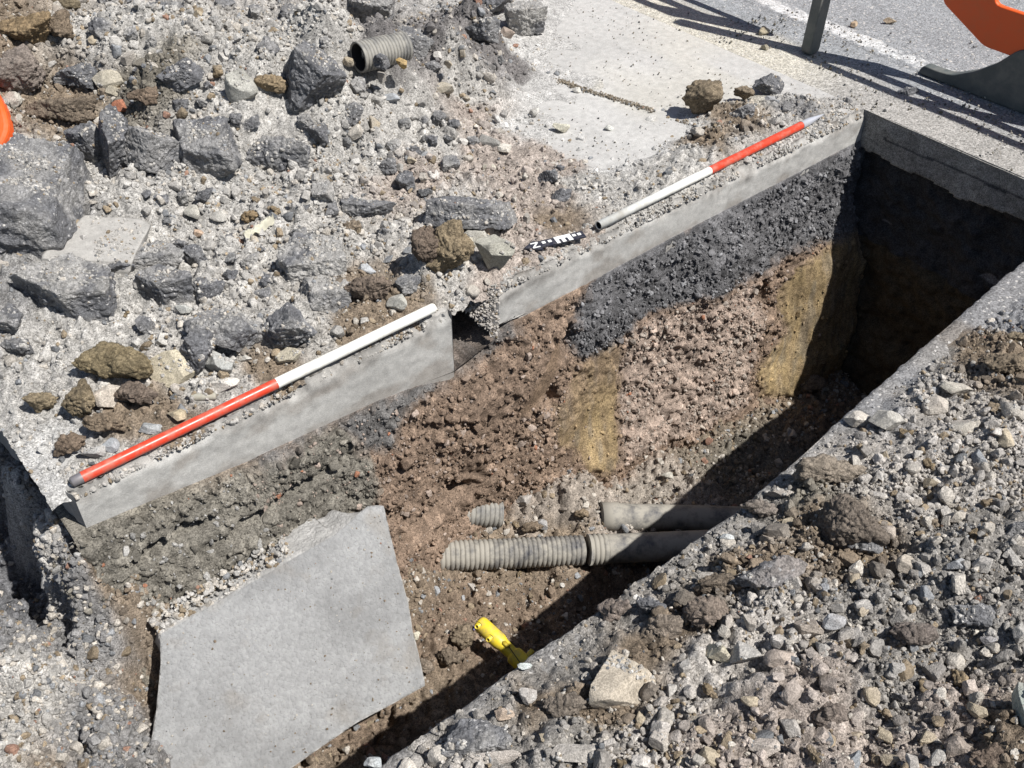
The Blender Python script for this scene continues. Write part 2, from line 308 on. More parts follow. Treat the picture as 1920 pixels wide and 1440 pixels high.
# concrete slab of the pavement, two pieces with the broken gap between them
ZT = ([-.15, -.03, 0, .39, .83, 1.07, 1.2, 1.29, 2.04, 2.96], [-.16, -.11, -.11, -.155, -.18, -.215, -.18, -.145, -.13, -.12])
def ztop(x): return np.interp(x, *ZT)
def slab(x0f, x1, name, seed):
    prof = [(y, 0.) for y in (3.6, 2.5, 1.6, 1.2, 1.0, .8, .6, .5, .4)] + [(y, 0.) for y in np.arange(.35, .012, -.012)] + [(.008, -.0003), (.003, -.0015), (0, -.004)]
    nface = 26
    prof = np.array(prof + [(0., -.004 - (k + 1) / nface) for k in range(nface)] + [(.02, -1.01), (.1, -1.02), (.4, -1.02)])
    n = int((x1 - .9 if x1 > 2 else 1.12) / .006)
    T = np.linspace(0, 1, n); TT, PI_ = np.meshgrid(T, np.arange(len(prof)), indexing='ij')
    py, pz = prof[PI_, 0], prof[PI_, 1]
    xa0 = x1 * TT
    f = np.clip(-pz, 0, 1.02); zb = -ztop(xa0) + .012 + .012 * fbm2(xa0, xa0 * 0, .07, 3, seed)
    z = np.where(pz < -.001, -f * zb, pz)
    x0 = x0f(py, z); X = x0 + (x1 - x0) * TT
    onface = (PI_ >= len(prof) - nface - 6)
    ny = .0016 * fbm2(X, z * 1.5, .03, 4, seed + 3) + .004 * fbm2(X, z * 0, .4, 2, seed + 7)
    chip = .05 * np.clip(fbm2(X, z * 0, .05, 5, seed + 9) - .08, 0, 1) * np.exp(z / .022)
    rr = .012 + .032 * np.clip(fbm2(X, X * 0, .13, 5, seed + 31) + .12, 0, 1) + .014 * np.clip(fbm2(X, X * 0, .02, 3, seed + 33), 0, 1); Yv = np.where(onface, ny + chip + rr * sm(-.025 - .025 * vn2(X / .03, X * 0, seed), .0, z), np.maximum(py, 0)); Yv = np.where(~onface & (py < .12), py + rr * (1 - py / .12), Yv); Z = z - chip * .8 * (py < .02)
    Z = Z + np.where(~onface | (PI_ == len(prof) - nface - 7), .002 * fbm2(X, Yv, .1, 3, seed + 11), 0) * sm(0, .03, py)
    _, _, c = n_map(X, np.clip(py, .02, 9))
    cf = np.array((.43, .42, .395)) * (1 + .1 * fbm2(X, z * 1.2, .1, 5, seed + 13) + .04 * fbm2(X + .35 * z, z * 9, .06, 3, seed + 14))[..., None]
    st = sm(.2, .5, fbm2(X * .7, z * 2.2, .11, 4, seed + 15)); cf = cf * (1 - .1 * st)[..., None]; dst = sm(-.05, -.015, z + .045 * fbm2(X, z * 0, .08, 4, seed + 16)); cf = cf * (1 - dst[..., None]) + np.array(G) * .84 * (1 + .45 * fbm2(X, z, .02, 3, seed + 35))[..., None] * dst[..., None]; soil = sm(.1, .6, fbm2(X, z * 1.5, .09, 4, seed + 37) + sm(-.09, -.17, z) * .6); cf = cf * (1 - .5 * soil[..., None]) + np.array((.22, .19, .16)) * .5 * soil[..., None]
    c = c * .35 + np.array(C) * .65 * (1 + .12 * fbm2(X, py, .25, 4, 519) + .1 * fbm2(X * .4, py, .05, 3, 521))[..., None]
    t = sm(.0, .05, py)[..., None]; cc = np.where(onface[..., None], cf, c * t + cf * (1 - t)) * (1 + .07 * fbm2(X, Yv, .04, 3, seed + 17))[..., None]
    V = np.stack([X, Yv, Z], -1).reshape(-1, 3); Fc = gridf(n, len(prof), True)
    o = link(name, mesh(name, V, Fc, np.clip(cc.reshape(-1, 3), .02, .8)), M_CONC)
    # broken / cut end faces
    for side, xf in ((0, None), (1, x1)):
        ys = np.concatenate([np.arange(0, .7, .01), [.9, 1.4, 2.2, 3.6]]); zs = np.linspace(0, 1, 18); YY, S = np.meshgrid(ys, zs, indexing='ij')
        zbb = float(-ztop(x0f(np.array(0.), np.array(0.)) if side == 0 else x1)) + .012
        ZZ = -S * zbb; XX = x0f(YY, ZZ) if side == 0 else np.full(YY.shape, x1)
        ins = sm(0, .02, YY) * sm(0, .1, S) * (1 - sm(.9, 1, S)); XX = XX + ins * .006 * fbm2(YY, ZZ, .04, 4, seed + 21)
        V = np.stack([XX, YY, ZZ], -1).reshape(-1, 3)
        cc = np.tile((.27, .265, .26), (len(V), 1)) * (1 + .2 * fbm2(YY, ZZ, .05, 4, seed + 23)).reshape(-1, 1)
        me2 = mesh('t', V, gridf(len(ys), len(zs), side == 1), cc)
        caps.append((me2, o))
    return o
caps = []
def join(o, meshes):
    import bmesh
    bm = bmesh.new(); bm.from_mesh(o.data)
    for me2 in meshes: bm.from_mesh(me2)
    bm.to_mesh(o.data); bm.free()
    for me2 in meshes: bpy.data.meshes.remove(me2)
def xl(y, z): return -.045 * np.clip(y / .35, -1, 12) + 0 * z + .012 * fbm2(y, y * 0, .06, 3, 51)
def xr(y, z):
    lim = -np.clip(.126 - y, 0, 1) * 1.5
    return 1.244 - .124 * np.clip(y / .126, 0, 1) + .03 * z + 1.3 * np.clip(lim - z, 0, 1) + .012 * fbm2(y, z, .05, 3, 57) * sm(0, .02, y)
s1 = slab(xl, 1.075, 'concrete_pavement', 500); s2 = slab(xr, 2.962, 'concrete_pavement', 560)
for s in (s1, s2):
    join(s, [m for m, o in caps if o is s]); tag(s, kind='structure')

# slab on the near side of the trench
xs = np.arange(-1.0, 3.0, .008); prof = [(-2.4, 0), (-1.6, 0), (-1.3, 0)] + [(y, 0) for y in np.arange(-1.2, -.972, .01)] + [(-.966, -.002), (-.961, -.008)] + [(-.96, z) for z in np.linspace(-.03, -1.35, 30)]
prof = np.array(prof); X, I = np.meshgrid(xs, np.arange(len(prof)), indexing='ij'); Yg, Z = prof[I, 0].copy(), prof[I, 1].copy(); Yg = Yg + np.where(Yg > -1.3, yed(X) + .96, 0)
nse = .009 * fbm2(X, X * 0, .09, 4, 601) + .004 * fbm2(X, Z, .02, 3, 603)
Yg = Yg + np.where(Yg > yed(X) - .03, nse + np.where(Z < -.15, .02 * fbm2(X, Z, .1, 4, 604), 0), 0); Z = Z + .003 * fbm2(X, Yg, .05, 4, 605) * (Z > -.05)
_, _, c = s_map(X, np.clip(Yg, -3, -.97)); c = c * .4 + np.array(DG) * .6
c = np.where((Z < -.13)[..., None], np.array(B) * .8, c) * (1 + .15 * fbm2(X, Yg + Z, .05, 4, 607))[..., None]
near = link('near_pavement', mesh('near_pavement', np.stack([X, Yg, Z], -1).reshape(-1, 3), gridf(len(xs), len(prof)), c.reshape(-1, 3)), M_ROAD)
tag(near, kind='structure')

# end wall of the trench (in shade): slab edge over blocks of old concrete and fill, the fill's colour darkened to deepen the shade
ys = np.arange(-1.0, .12, .007); zs = np.linspace(0, -1.35, 190); Yg, Z = np.meshgrid(ys, zs, indexing='ij')
zbe = -.15 - .03 * fbm2(Yg, Yg * 0, .2, 3, 611)
isl = Z > zbe
X = 2.964 + np.where(isl, .004 * fbm2(Yg, Z, .05, 4, 613), .035 + .05 * fbm2(Yg, Z, .14, 4, 615))
X -= .012 * cell2(Yg, Z, .05, 617)[0] * ~isl
X = np.where(Z > -.002, 2.964, X)
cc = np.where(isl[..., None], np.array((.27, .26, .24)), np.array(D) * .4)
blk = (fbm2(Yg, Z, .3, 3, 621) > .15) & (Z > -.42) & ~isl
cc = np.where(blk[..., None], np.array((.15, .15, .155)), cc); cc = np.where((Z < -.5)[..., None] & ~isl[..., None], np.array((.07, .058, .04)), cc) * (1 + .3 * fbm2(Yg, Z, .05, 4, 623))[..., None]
lc = np.abs(Z + .075 + .01 * fbm2(Yg, Yg * 0, .2, 3, 625)) < .0045; cc = np.where(lc[..., None] & isl[..., None] & (fbm2(Yg, Yg * 0, .15, 3, 627) > -.3)[..., None], .08, cc)
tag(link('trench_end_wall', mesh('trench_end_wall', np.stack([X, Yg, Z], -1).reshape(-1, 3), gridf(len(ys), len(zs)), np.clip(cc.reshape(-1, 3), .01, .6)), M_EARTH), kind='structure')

# side wall of the trench: the recorded section
def P2(*pts): 
    r = []
    for a, b in pts:
        y = -.03
        for _ in range(6):
            q = by(a, b, y); y = -float(np.interp(q[0], [-.1, .3, .6, .9, 1.2, 2.2, 2.8, 3], [.5, .42, .35, .2, .1, .1, .14, .16])) * max(0, -q[2] - .13) - .005
        r.append((q[0], q[2]))
    return r
Z_TAR = P2((1075, 570), (1150, 490), (1300, 420), (1600, 255), (1660, 240), (1660, 400), (1585, 445), (1500, 470), (1420, 520), (1300, 560), (1200, 600), (1165, 640), (1090, 675), (1062, 640), (1080, 600))
Z_YEL = P2((1075, 690), (1165, 640), (1163, 700), (1150, 860), (1135, 872), (1100, 880), (1085, 840), (1040, 830), (1045, 760), (1060, 740))
Z_YE2 = P2((1510, 490), (1585, 440), (1640, 430), (1620, 700), (1480, 745), (1435, 745), (1425, 700), (1475, 620), (1460, 560))
Z_PNK = P2((1180, 620), (1300, 570), (1420, 530), (1440, 580), (1410, 700), (1400, 760), (1200, 850), (1160, 860), (1170, 700))
Z_OLV = P2((130, 1000), (300, 960), (500, 870), (640, 800), (700, 860), (720, 960), (500, 1080), (130, 1200))
Z_DKL = P2((450, 875), (600, 805), (720, 745), (860, 700), (930, 640), (960, 600), (965, 630), (880, 700), (760, 770), (745, 840), (690, 850), (640, 800), (500, 880))
Z_SMR = P2((1040, 640), (1052, 645), (1015, 730), (975, 770), (962, 765), (1000, 700))
def soft(x, z, poly, w_=.045, s=0):
    r = 0.
    for k in range(7):
        q = w_ * (.35 + .2 * k); r = r + inpoly(x + q * fbm2(x, z, .06, 4, 900 + 7 * k + s), z + q * fbm2(x, z, .06, 4, 950 + 7 * k + s), poly)
    return r / 7.
def wall_xyz(X, S):
    zt = ztop(X); Z = zt - S
    b = np.interp(X, [-.1, .3, .6, .9, 1.2, 2.2, 2.8, 3], [.5, .42, .35, .2, .1, .1, .14, .16])
    wx = X + .02 * fbm2(X, Z, .05, 3, 651); wz = Z + .02 * fbm2(X, Z, .05, 3, 653)
    yel = inpoly(wx, wz, Z_YEL) | inpoly(wx, wz, Z_YE2) | inpoly(X, Z, Z_SMR)
    pnk = inpoly(wx, wz, Z_PNK)
    y1 = soft(X, Z, Z_YEL, .05, 3) * (.45 + .55 * sm(-.45, -.75, Z)); ym = np.maximum(y1, soft(X, Z, Z_YE2, .06, 3)); rough = 1 - .85 * np.maximum(ym, soft(X, Z, Z_SMR, .03)) - .4 * soft(X, Z, Z_TAR, .05)
    off = b * S + .05 * fbm2(X, Z, .32, 3, 655) * np.clip(S / .2, 0, 1) + .012 * ym + .008 * ym * fbm2(X * 3, Z * .6, .07, 3, 693)
    c1, i1 = cell2(X, Z, .034, 661); c2, i2 = cell2(X, Z, .016, 663)
    off = off + rough * (.016 * fbm2(X, Z, .07, 4, 657) + .014 * c1 * (i1 > .6) + .006 * c2 * (i2 > .4)) * sm(0, .03, S)
    # ledges and hollows seen in the section
    def hollow(px, py, rx, rz, dep):
        q = by(px, py, -.05); return dep * np.exp(-(((X - q[0]) / rx) ** 2 + ((Z - q[2]) / rz) ** 2) ** 1.5)
    off = off - hollow(800, 955, .13, .03, .16) - hollow(520, 940, .2, .015, .05) - hollow(330, 1010, .12, .015, .05) - hollow(1430, 560, .04, .06, .07) - hollow(1075, 650, .03, .05, .05) - hollow(1035, 745, .03, .05, .07) - hollow(450, 880, .12, .012, .04) - hollow(880, 690, .09, .05, .07)
    Yv = .0 - off
    Yv = np.where(S <= 0, .0, Yv)
    cc = np.tile(np.array((.185, .135, .1)), X.shape + (1,)); cc = cc * (1 + .25 * fbm2(X, Z, .1, 4, 671))[..., None]
    def put(mask, col, v=.2, sc=.08, s=0):
        nonlocal cc
        k = np.array(col) * (1 + v * fbm2(X, Z, sc, 4, 675 + s))[..., None]; mask = np.asarray(mask, float)[..., None]; cc = cc * (1 - mask) + k * mask
    put(1 - sm(.2, .5, X + .1 * fbm2(X, Z, .1, 3, 699)), OL, .25); put(soft(X, Z, Z_OLV, .06), (.145, .134, .113), .25)
    put(soft(X, Z, Z_PNK, .07), (.27, .213, .175), .3, .05, 3); put(soft(X, Z, Z_TAR, .05), (.115, .113, .115), .4, .09, 5); put(soft(X, Z, Z_DKL, .05), (.12, .115, .11), .25, .05, 7)
    str_ = fbm2(X * 4, Z, .12, 4, 681)
    m = ym
    yc = np.array((.26, .2, .118)) * (1 + .3 * str_)[..., None]; gz = sm(.0, .5, fbm2(X * 3, Z, .09, 4, 683))[..., None]; yc = yc * (1 - .6 * gz) + np.array((.17, .155, .13)) * .6 * gz
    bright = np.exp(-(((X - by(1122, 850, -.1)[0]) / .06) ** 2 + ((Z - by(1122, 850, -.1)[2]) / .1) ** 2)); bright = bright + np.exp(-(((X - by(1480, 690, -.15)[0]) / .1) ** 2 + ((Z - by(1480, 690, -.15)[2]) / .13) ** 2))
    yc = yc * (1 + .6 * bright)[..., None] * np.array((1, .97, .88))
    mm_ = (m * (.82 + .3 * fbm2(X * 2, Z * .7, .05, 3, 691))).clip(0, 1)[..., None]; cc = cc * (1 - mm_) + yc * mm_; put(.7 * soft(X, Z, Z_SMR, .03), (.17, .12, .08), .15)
    lum = 1 + rough * (.5 * (i1 - .5) * (c1 > .3) * (i1 > .6) + .6 * (i2 - .5) * (c2 > .25))
    return Yv, Z, cc * lum[..., None]
xs = np.arange(-.035, 3.06, .0055); ss = np.concatenate([[-4, -3, -2, -1], np.arange(0, 1.25, .0055)])
X, S = np.meshgrid(xs, ss, indexing='ij'); Sc = np.clip(S, 0, 9)
Yv, Z, cc = wall_xyz(X, Sc); Yv = np.where(S < 0, -S * .1 + .005, Yv); Z = np.where(S < 0, ztop(X) - .003 * 0, Z)
tag(link('trench_side_wall', mesh('trench_side_wall', np.stack([X, Yv, Z], -1).reshape(-1, 3), gridf(len(xs), len(ss), True), np.clip(cc.reshape(-1, 3), .02, .7)), M_EARTH), kind='structure')

tag(link('trench_floor', terrain('trench_floor', -1.0, 3.06, -1.04, 1.0, .006, f_map, f_height, None, 1.5), M_EARTH), kind='structure')
tag(link('rubble_bed', terrain('rubble_bed', -.05, 3.0, .012, 3.6, .0062, n_map, n_height, None, 1., .88), M_EARTH), kind='structure')
tag(link('spoil_bed', terrain('spoil_bed', -.1, 3.0, -1.08, -.004, .0055, s_map, s_height, yed, 1.1, .8), M_EARTH), kind='structure')
# ------------------------------------------------------------------ stones
def ico(sub):
    t = (1 + 5 ** .5) / 2
    V = [(-1, t, 0), (1, t, 0), (-1, -t, 0), (1, -t, 0), (0, -1, t), (0, 1, t), (0, -1, -t), (0, 1, -t), (t, 0, -1), (t, 0, 1), (-t, 0, -1), (-t, 0, 1)]
    Fs = [(0, 11, 5), (0, 5, 1), (0, 1, 7), (0, 7, 10), (0, 10, 11), (1, 5, 9), (5, 11, 4), (11, 10, 2), (10, 7, 6), (7, 1, 8), (3, 9, 4), (3, 4, 2), (3, 2, 6), (3, 6, 8), (3, 8, 9), (4, 9, 5), (2, 4, 11), (6, 2, 10), (8, 6, 7), (9, 8, 1)]
    V = [np.array(v, float) / np.linalg.norm(v) for v in V]
    for _ in range(sub):
        mid = {}; nf = []
        def mp(a, b):
            k = (min(a, b), max(a, b))
            if k not in mid: m = V[a] + V[b]; V.append(m / np.linalg.norm(m)); mid[k] = len(V) - 1
            return mid[k]
        for a, b, c in Fs:
            x, y, z = mp(a, b), mp(b, c), mp(c, a); nf += [(a, x, z), (b, y, x), (c, z, y), (x, y, z)]
        Fs = nf
    return np.array(V), np.array(Fs)
ICO = {k: ico(k) for k in (0, 1, 2, 3, 4, 5)}
def shape(sub, kind, seed):
    """unit stone, bounding box -0.5..0.5"""
    rs = np.random.RandomState(seed); D, Fc = ICO[sub]
    if kind == 'slab':
        k = rs.randint(4, 7); a = np.sort(np.arange(k) * 2 * np.pi / k + rs.uniform(-.35, .35, k)); tl = rs.uniform(-.25, .25, k)
        N = np.stack([np.cos(a), np.sin(a), tl], 1); h = rs.uniform(.72, 1.05, k)
        N = np.vstack([N, [[rs.uniform(-.12, .12), rs.uniform(-.12, .12), 1], [rs.uniform(-.12, .12), rs.uniform(-.12, .12), -1], rs.normal(size=3)]]); h = np.append(h, [.8, .8, 1.15])
    elif kind == 'chunk':
        N = rs.normal(size=(11, 3)); h = rs.uniform(.62, 1.0, 11)
    else:
        N = rs.normal(size=(16, 3)); h = rs.uniform(.85, 1.05, 16)
    N = N / np.linalg.norm(N, axis=1)[:, None]
    q = D @ N.T; q = h / np.where(q > .05, q, .05)
    r = np.minimum(q.min(1), 1.5)
    k = {'slab': 70, 'chunk': 60, 'clod': 8}[kind]
    if sub >= 2: r = -np.log(np.exp(-k * np.minimum(q, 3)).sum(1)) / k; r = np.clip(r, .3, 1.5)
    P = D * r[:, None]
    am = {'slab': .05, 'chunk': .05, 'clod': .17}[kind] * (1 if sub > 1 else .5)
    P = P * (1 + am * fbm3(D + seed % 97, .55, 3 if sub > 2 else 1, seed % 1000))[:, None]
    P -= (P.max(0) + P.min(0)) / 2; P /= (P.max(0) - P.min(0))
    return P, Fc
def rotz(a): c, s = math.cos(a), math.sin(a); return np.array([[c, -s, 0], [s, c, 0], [0, 0, 1.]])
def rotx(a): c, s = math.cos(a), math.sin(a); return np.array([[1, 0, 0], [0, c, -s], [0, s, c]])
def roty(a): c, s = math.cos(a), math.sin(a); return np.array([[c, 0, s], [0, 1, 0], [-s, 0, c]])
RIGHT = np.array([right[0], right[1]]); YAW = math.atan2(RIGHT[1], RIGHT[0])
MATK = {'stone': M_STONE, 'clod': M_CLOD, 'tarmac': M_TAR, 'conc': M_CONC}
def rough_mesh(name, dims, kind, mk, col, seed, sub, dust=.35, Rm=None, dustcol=G):
    P, Fc = shape(sub, kind, seed); P = P * np.array(dims); s = float(min(dims)) ; L = float(max(dims))
    n = P / (np.linalg.norm(P / np.array(dims), axis=1)[:, None] * np.array(dims)) ; n /= np.linalg.norm(n, axis=1)[:, None] + 1e-9
    am = {'stone': .03, 'clod': .085, 'tarmac': .05, 'conc': .025}[mk]
    dsp = am * L * fbm3(P + seed, max(L * .3, .012), 4, seed) * min(1, s / L * 2.5)
    if mk in ('clod', 'tarmac') and sub > 2: dsp = dsp + (.006 if mk == 'clod' else .0045) * (np.abs(fbm3(P + seed * .1, .014, 2, seed + 5)) * 2 - .6)
    if mk == 'tarmac': dsp = dsp + .035 * L * (-np.abs(fbm3(P + seed * 1.3, max(L * .16, .01), 3, seed + 6)) * 2 + .5) * min(1, s / L * 2.5)
    P = P + n * dsp[:, None]
    if Rm is not None: P = P @ Rm.T
    c = np.array(col)[None] * (1 + .22 * fbm3(P + seed, .05, 3, seed + 9))[:, None]
    up = sm(.0, .5, fbm3(P + 3.1 * seed, .07, 4, seed + 11) + dust)
    if dust > 0: c = c * (1 - up[:, None] * min(1, dust * 1.8)) + np.array(dustcol) * up[:, None] * min(1, dust * 1.8)
    return mesh(name, P, Fc, np.clip(c, .02, .75), smooth=mk == 'clod' or (sub > 4 and mk == 'conc'))
USED = []; CRUMB = []
def rock(name, px, py, wpx, hpx, kind, mk, col, label, cat, reg='N', flat=.6, dust=.35, seed=None, tilt=(0, 0), yaw=0., sink=.28, group=None, lift=0., dustcol=G, sub=None):
    seed = seed if seed is not None else int(px * 7 + py * 13)
    base = hit(px, py + .18 * hpx, reg); dist = float((base - CAM) @ (R @ [0, 0, 1]))
    W = wpx / F * dist; H = hpx / F * dist; el = math.asin(-(base - CAM)[2] / np.linalg.norm(base - CAM))
    Dp = H / (math.sin(el) + flat * math.cos(el)); Z = Dp * flat; Dp = Dp * .95
    big = max(wpx, hpx); sub = sub or (5 if big > 75 else 4 if big > 34 else 3)
    Rm = rotz(YAW + yaw) @ roty(math.radians(tilt[0])) @ rotx(math.radians(tilt[1]))
    if mk == 'clod': kind = 'clod'
    Z = Z * 1.15 + sink * Z
    me = rough_mesh(name, (W, Dp, Z), kind, mk, col, seed, sub, dust, Rm, dustcol)
    o = link(name, me, MATK[mk]); o.location = (base[0], base[1], base[2] + Z * (.5 - sink) + lift + {'N': .008, 'S': .012, 'F': .012}[reg] * (flat > .3))
    USED.append((px, py, max(wpx, hpx) * .5)); tag(o, label, cat, group)
    if big > 44 and mk != 'clod':
        n = len(me.vertices); co = np.empty(n * 3, np.float32); me.vertices.foreach_get('co', co); no = np.empty(n * 3, np.float32); me.vertices.foreach_get('normal', no)
        co = co.reshape(-1, 3); no = no.reshape(-1, 3); i = np.where(no[:, 2] > .6)[0]; i = i[fbm3(co[i] + px, .05, 2, 77) > .0]
        if len(i): i = np.random.RandomState(int(px)).choice(i, int(min(len(i), 4500 * W * Dp))); CRUMB.append(co[i] + np.array(o.location) * 1.0)
    return o
TG = 'tarmac lumps dug up onto the slab'; CG = 'clay lumps among the rubble'; PG = 'pale stones among the rubble'
def T(*a, **k): return rock('tarmac_chunk', *a[:4], a[4], 'tarmac', D, a[5], 'tarmac chunk', **{'group': TG, **k})
def CL(px, py, w_, h_, col, lab, **k): return rock('clay_clod', px, py, w_, h_, 'clod', 'clod', col, lab, 'clay clod', **{'group': CG, 'flat': .75, 'dust': .0, 'sink': .12, **k})
def S(px, py, w_, h_, col, lab, **k): return rock('stone', px, py, w_, h_, 'chunk', 'stone', col, lab, 'stone', **{'group': PG, 'flat': .7, 'dust': .12, **k})
# big pieces on the heap behind the trench
CL(48, 72, 118, 70, (0.213, 0.156, 0.093), 'large smooth ochre clod at the left edge of the heap, above the orange plastic')
CL(92, 20, 130, 50, (0.152, 0.125, 0.084), 'dark olive clod behind the large smooth ochre clod in the top left corner')
CL(118, 62, 52, 60, (0.189, 0.147, 0.106), 'small upright ochre clod touching the right side of the large ochre clod')
CL(42, 148, 96, 92, (0.194, 0.163, 0.140), 'flat brown clod leaning over the orange plastic at the left edge')
CL(122, 216, 140, 56, (0.171, 0.137, 0.103), 'long low brown clod just right of the orange plastic')
CL(272, 188, 60, 34, (0.169, 0.128, 0.094), 'low dark brown clod in gravel between the buff block and the dark tarmac')
CL(512, 166, 58, 38, (0.234, 0.179, 0.114), 'ochre clod wedged against the left side of the big leaning tarmac chunk')
CL(222, 693, 148, 92, (0.197, 0.158, 0.096), 'largest ochre clay clod beside the cream boulder near the slab edge')
CL(158, 756, 72, 84, (0.188, 0.150, 0.098), 'tall ochre clod between the largest ochre clod and the crumbly cream lump')
CL(84, 760, 56, 50, (0.227, 0.183, 0.121), 'small crumbly ochre clod, leftmost near the slab end')
CL(202, 800, 78, 52, (0.170, 0.132, 0.094), 'brown clod above the red end of the nearer ranging rod')
CL(136, 836, 56, 56, (0.169, 0.128, 0.094), 'rounded brown clod closest to the metal tip of the nearer ranging rod')
CL(258, 745, 90, 66, (0.143, 0.113, 0.090), 'dark crumbly soil lump between the cream boulder and the red rod')
CL(846, 484, 92, 116, (0.216, 0.170, 0.111), 'tall jagged ochre clod standing above the broken gap in the slab', flat=1.1)
CL(800, 478, 50, 90, (0.133, 0.103, 0.080), 'dark soil lump on the shaded side of the tall jagged ochre clod', flat=.9)
CL(690, 545, 90, 62, (0.162, 0.128, 0.101), 'dark brown soil lump above the white end of the nearer rod')
CL(1313, 202, 74, 74, (0.180, 0.145, 0.101), 'pointed brown clod on the clean slab above the farther rod', flat=.95)
CL(1394, 184, 38, 32, (0.199, 0.161, 0.116), 'small brown clod between the pointed brown clod and the black tarmac piece')
CL(470, 412, 36, 30, (0.213, 0.156, 0.093), 'small orange brown clod above the torn yellow sheet')
CL(660, 770 - 340, 40, 30, (0.229, 0.185, 0.138), 'small ochre lump on the dusty gravel right of the torn yellow sheet')
T(584, 150, 118, 108, 'slab', 'big dark tarmac chunk leaning in the middle of the heap with a black broken side', flat=.7, tilt=(25, -10), yaw=-.6, dust=.1, seed=11)
T(342, 148, 80, 46, 'slab', 'narrow dark tarmac piece half buried right of the buff block', tilt=(-20, 0), yaw=.4, dust=.12)
T(150, 150, 78, 52, 'chunk', 'dark grey tarmac lump beside the pale buff block', dust=.22)
T(174, 278, 70, 92, 'chunk', 'square black tarmac piece left of the upright tarmac slab', flat=.8, dust=.1, seed=5)
T(224, 282, 56, 132, 'slab', 'tall upright tarmac slab, narrowest of the row of four', flat=.9, tilt=(10, 12), dust=.08, seed=21)
T(290, 286, 84, 92, 'slab', 'tilted tarmac slab between the upright slab and the triangular slab', flat=.5, tilt=(30, 0), yaw=.9, dust=.2, seed=8)
T(384, 282, 138, 96, 'slab', 'large flat triangular tarmac slab, rightmost of the row of four', flat=.45, tilt=(0, 14), dust=.22, seed=33)
T(526, 290, 118, 82, 'chunk', 'dust covered tarmac lump with a dark underside right of the triangular slab', flat=.7, dust=.3, seed=14)
T(66, 352, 206, 240, 'slab', 'largest tarmac slab, filling the left edge below the orange plastic', flat=.3, tilt=(4, 4), dust=.24, seed=41)
T(128, 548, 196, 122, 'slab', 'long dust covered tarmac slab below the largest tarmac slab', flat=.5, tilt=(4, 6), dust=.4, seed=17)
T(316, 540, 110, 76, 'slab', 'smooth grey tarmac block casting a deep black shadow in front', flat=.62, tilt=(0, -8), dust=.28, seed=52)
T(292, 486, 112, 66, 'slab', 'half buried grey tarmac slab above the smooth grey tarmac block', flat=.4, dust=.35, seed=19)
T(428, 622, 160, 112, 'chunk', 'big rough tarmac lump in the middle of the near rubble', flat=.6, dust=.3, seed=24)
T(540, 622, 116, 98, 'chunk', 'rounded dark tarmac lump right of the big rough tarmac lump', flat=.8, dust=.18, seed=61)
T(378, 658, 66, 110, 'slab', 'thin dark tarmac wedge left of the big rough tarmac lump', flat=.8, tilt=(35, 0), yaw=-.5, dust=.2, seed=27)
T(584, 480, 148, 112, 'slab', 'wide dust covered slab of tarmac above the white part of the nearer rod', flat=.35, tilt=(0, 8), dust=.5, seed=29)
T(612, 552, 100, 72, 'slab', 'smooth grey slab piece lying flat in front of the wide dusty slab', flat=.4, dust=.42, seed=35, tilt=(8, 0))
T(886, 416, 172, 62, 'slab', 'long curved tarmac slab bridging a black hollow left of the north arrow', flat=.45, dust=.25, seed=36, tilt=(3, -14), lift=.03)
T(690, 392, 104, 48, 'chunk', 'low dark tarmac lump between the dusty heap and the curved slab', dust=.2)
T(655, 220, 56, 44, 'chunk', 'dark tarmac lump below the big leaning chunk', dust=.15)
T(596, 256, 46, 40, 'chunk', 'small black tarmac lump with a hollow beside it, left of centre', dust=.1)
T(698, 38, 92, 100, 'slab', 'smooth brownish grey slab standing behind the piece of ribbed pipe', flat=.9, tilt=(6, 22), dust=.3, seed=44, lift=.03)
T(770, 82, 82, 52, 'slab', 'thin tarmac slab leaning just right of the piece of ribbed pipe', flat=.4, tilt=(18, 0), dust=.2, seed=45)
T(925, 10, 74, 66, 'chunk', 'dark tarmac lump at the top of the photo, behind the square concrete block', dust=.05)
T(905, 60, 66, 58, 'chunk', 'dark tarmac lump left of the square concrete block', dust=.12)
T(985, 50, 82, 62, 'slab', 'square concrete block at the top edge of the clean slab', flat=.8, dust=.42, seed=47, sink=.08)
T(305, 28, 90, 42, 'slab', 'grey slab piece half buried near the top left of the heap', flat=.4, dust=.32)
T(1437, 166, 62, 42, 'chunk', 'black glossy tarmac piece on the clean slab above the farther rod', dust=.0, seed=48, sink=.1)
T(1390, 214, 50, 40, 'chunk', 'dark dusty lump beside the metal tip side of the farther rod', dust=.18)
T(1696, 183, 50, 30, 'chunk', 'single dark lump lying in the barrier shadow beyond the trench corner', dust=.0, sink=.1, seed=77)
T(1026, 336, 40, 44, 'chunk', 'upright black tarmac lump above the north arrow', dust=.1)
T(1052, 370, 36, 30, 'chunk', 'small black tarmac lump just above the white end of the farther rod', dust=.08)
T(1048, 318, 22, 16, 'chunk', 'tiny black chip behind the upright black tarmac lump', dust=.0)
T(22, 600, 60, 70, 'chunk', 'dark grey lump at the left edge below the long dusty slab', dust=.25)
T(40, 650, 60, 50, 'chunk', 'low grey lump at the left edge above the small ochre clod', dust=.3)
T(330, 462, 46, 34, 'chunk', 'small grey chunk above the half buried grey slab', dust=.3)
T(230, 505, 52, 40, 'chunk', 'grey wedge in the gap beside the long dusty slab', dust=.28)
T(395, 548, 62, 50, 'chunk', 'dark chunk in the shadow right of the smooth grey block', dust=.15)
T(560, 440, 40, 26, 'chunk', 'dark chip on the back edge of the wide dusty slab', dust=.2)
T(500, 95, 50, 40, 'chunk', 'dark lump up the slope left of the big leaning chunk', dust=.2)
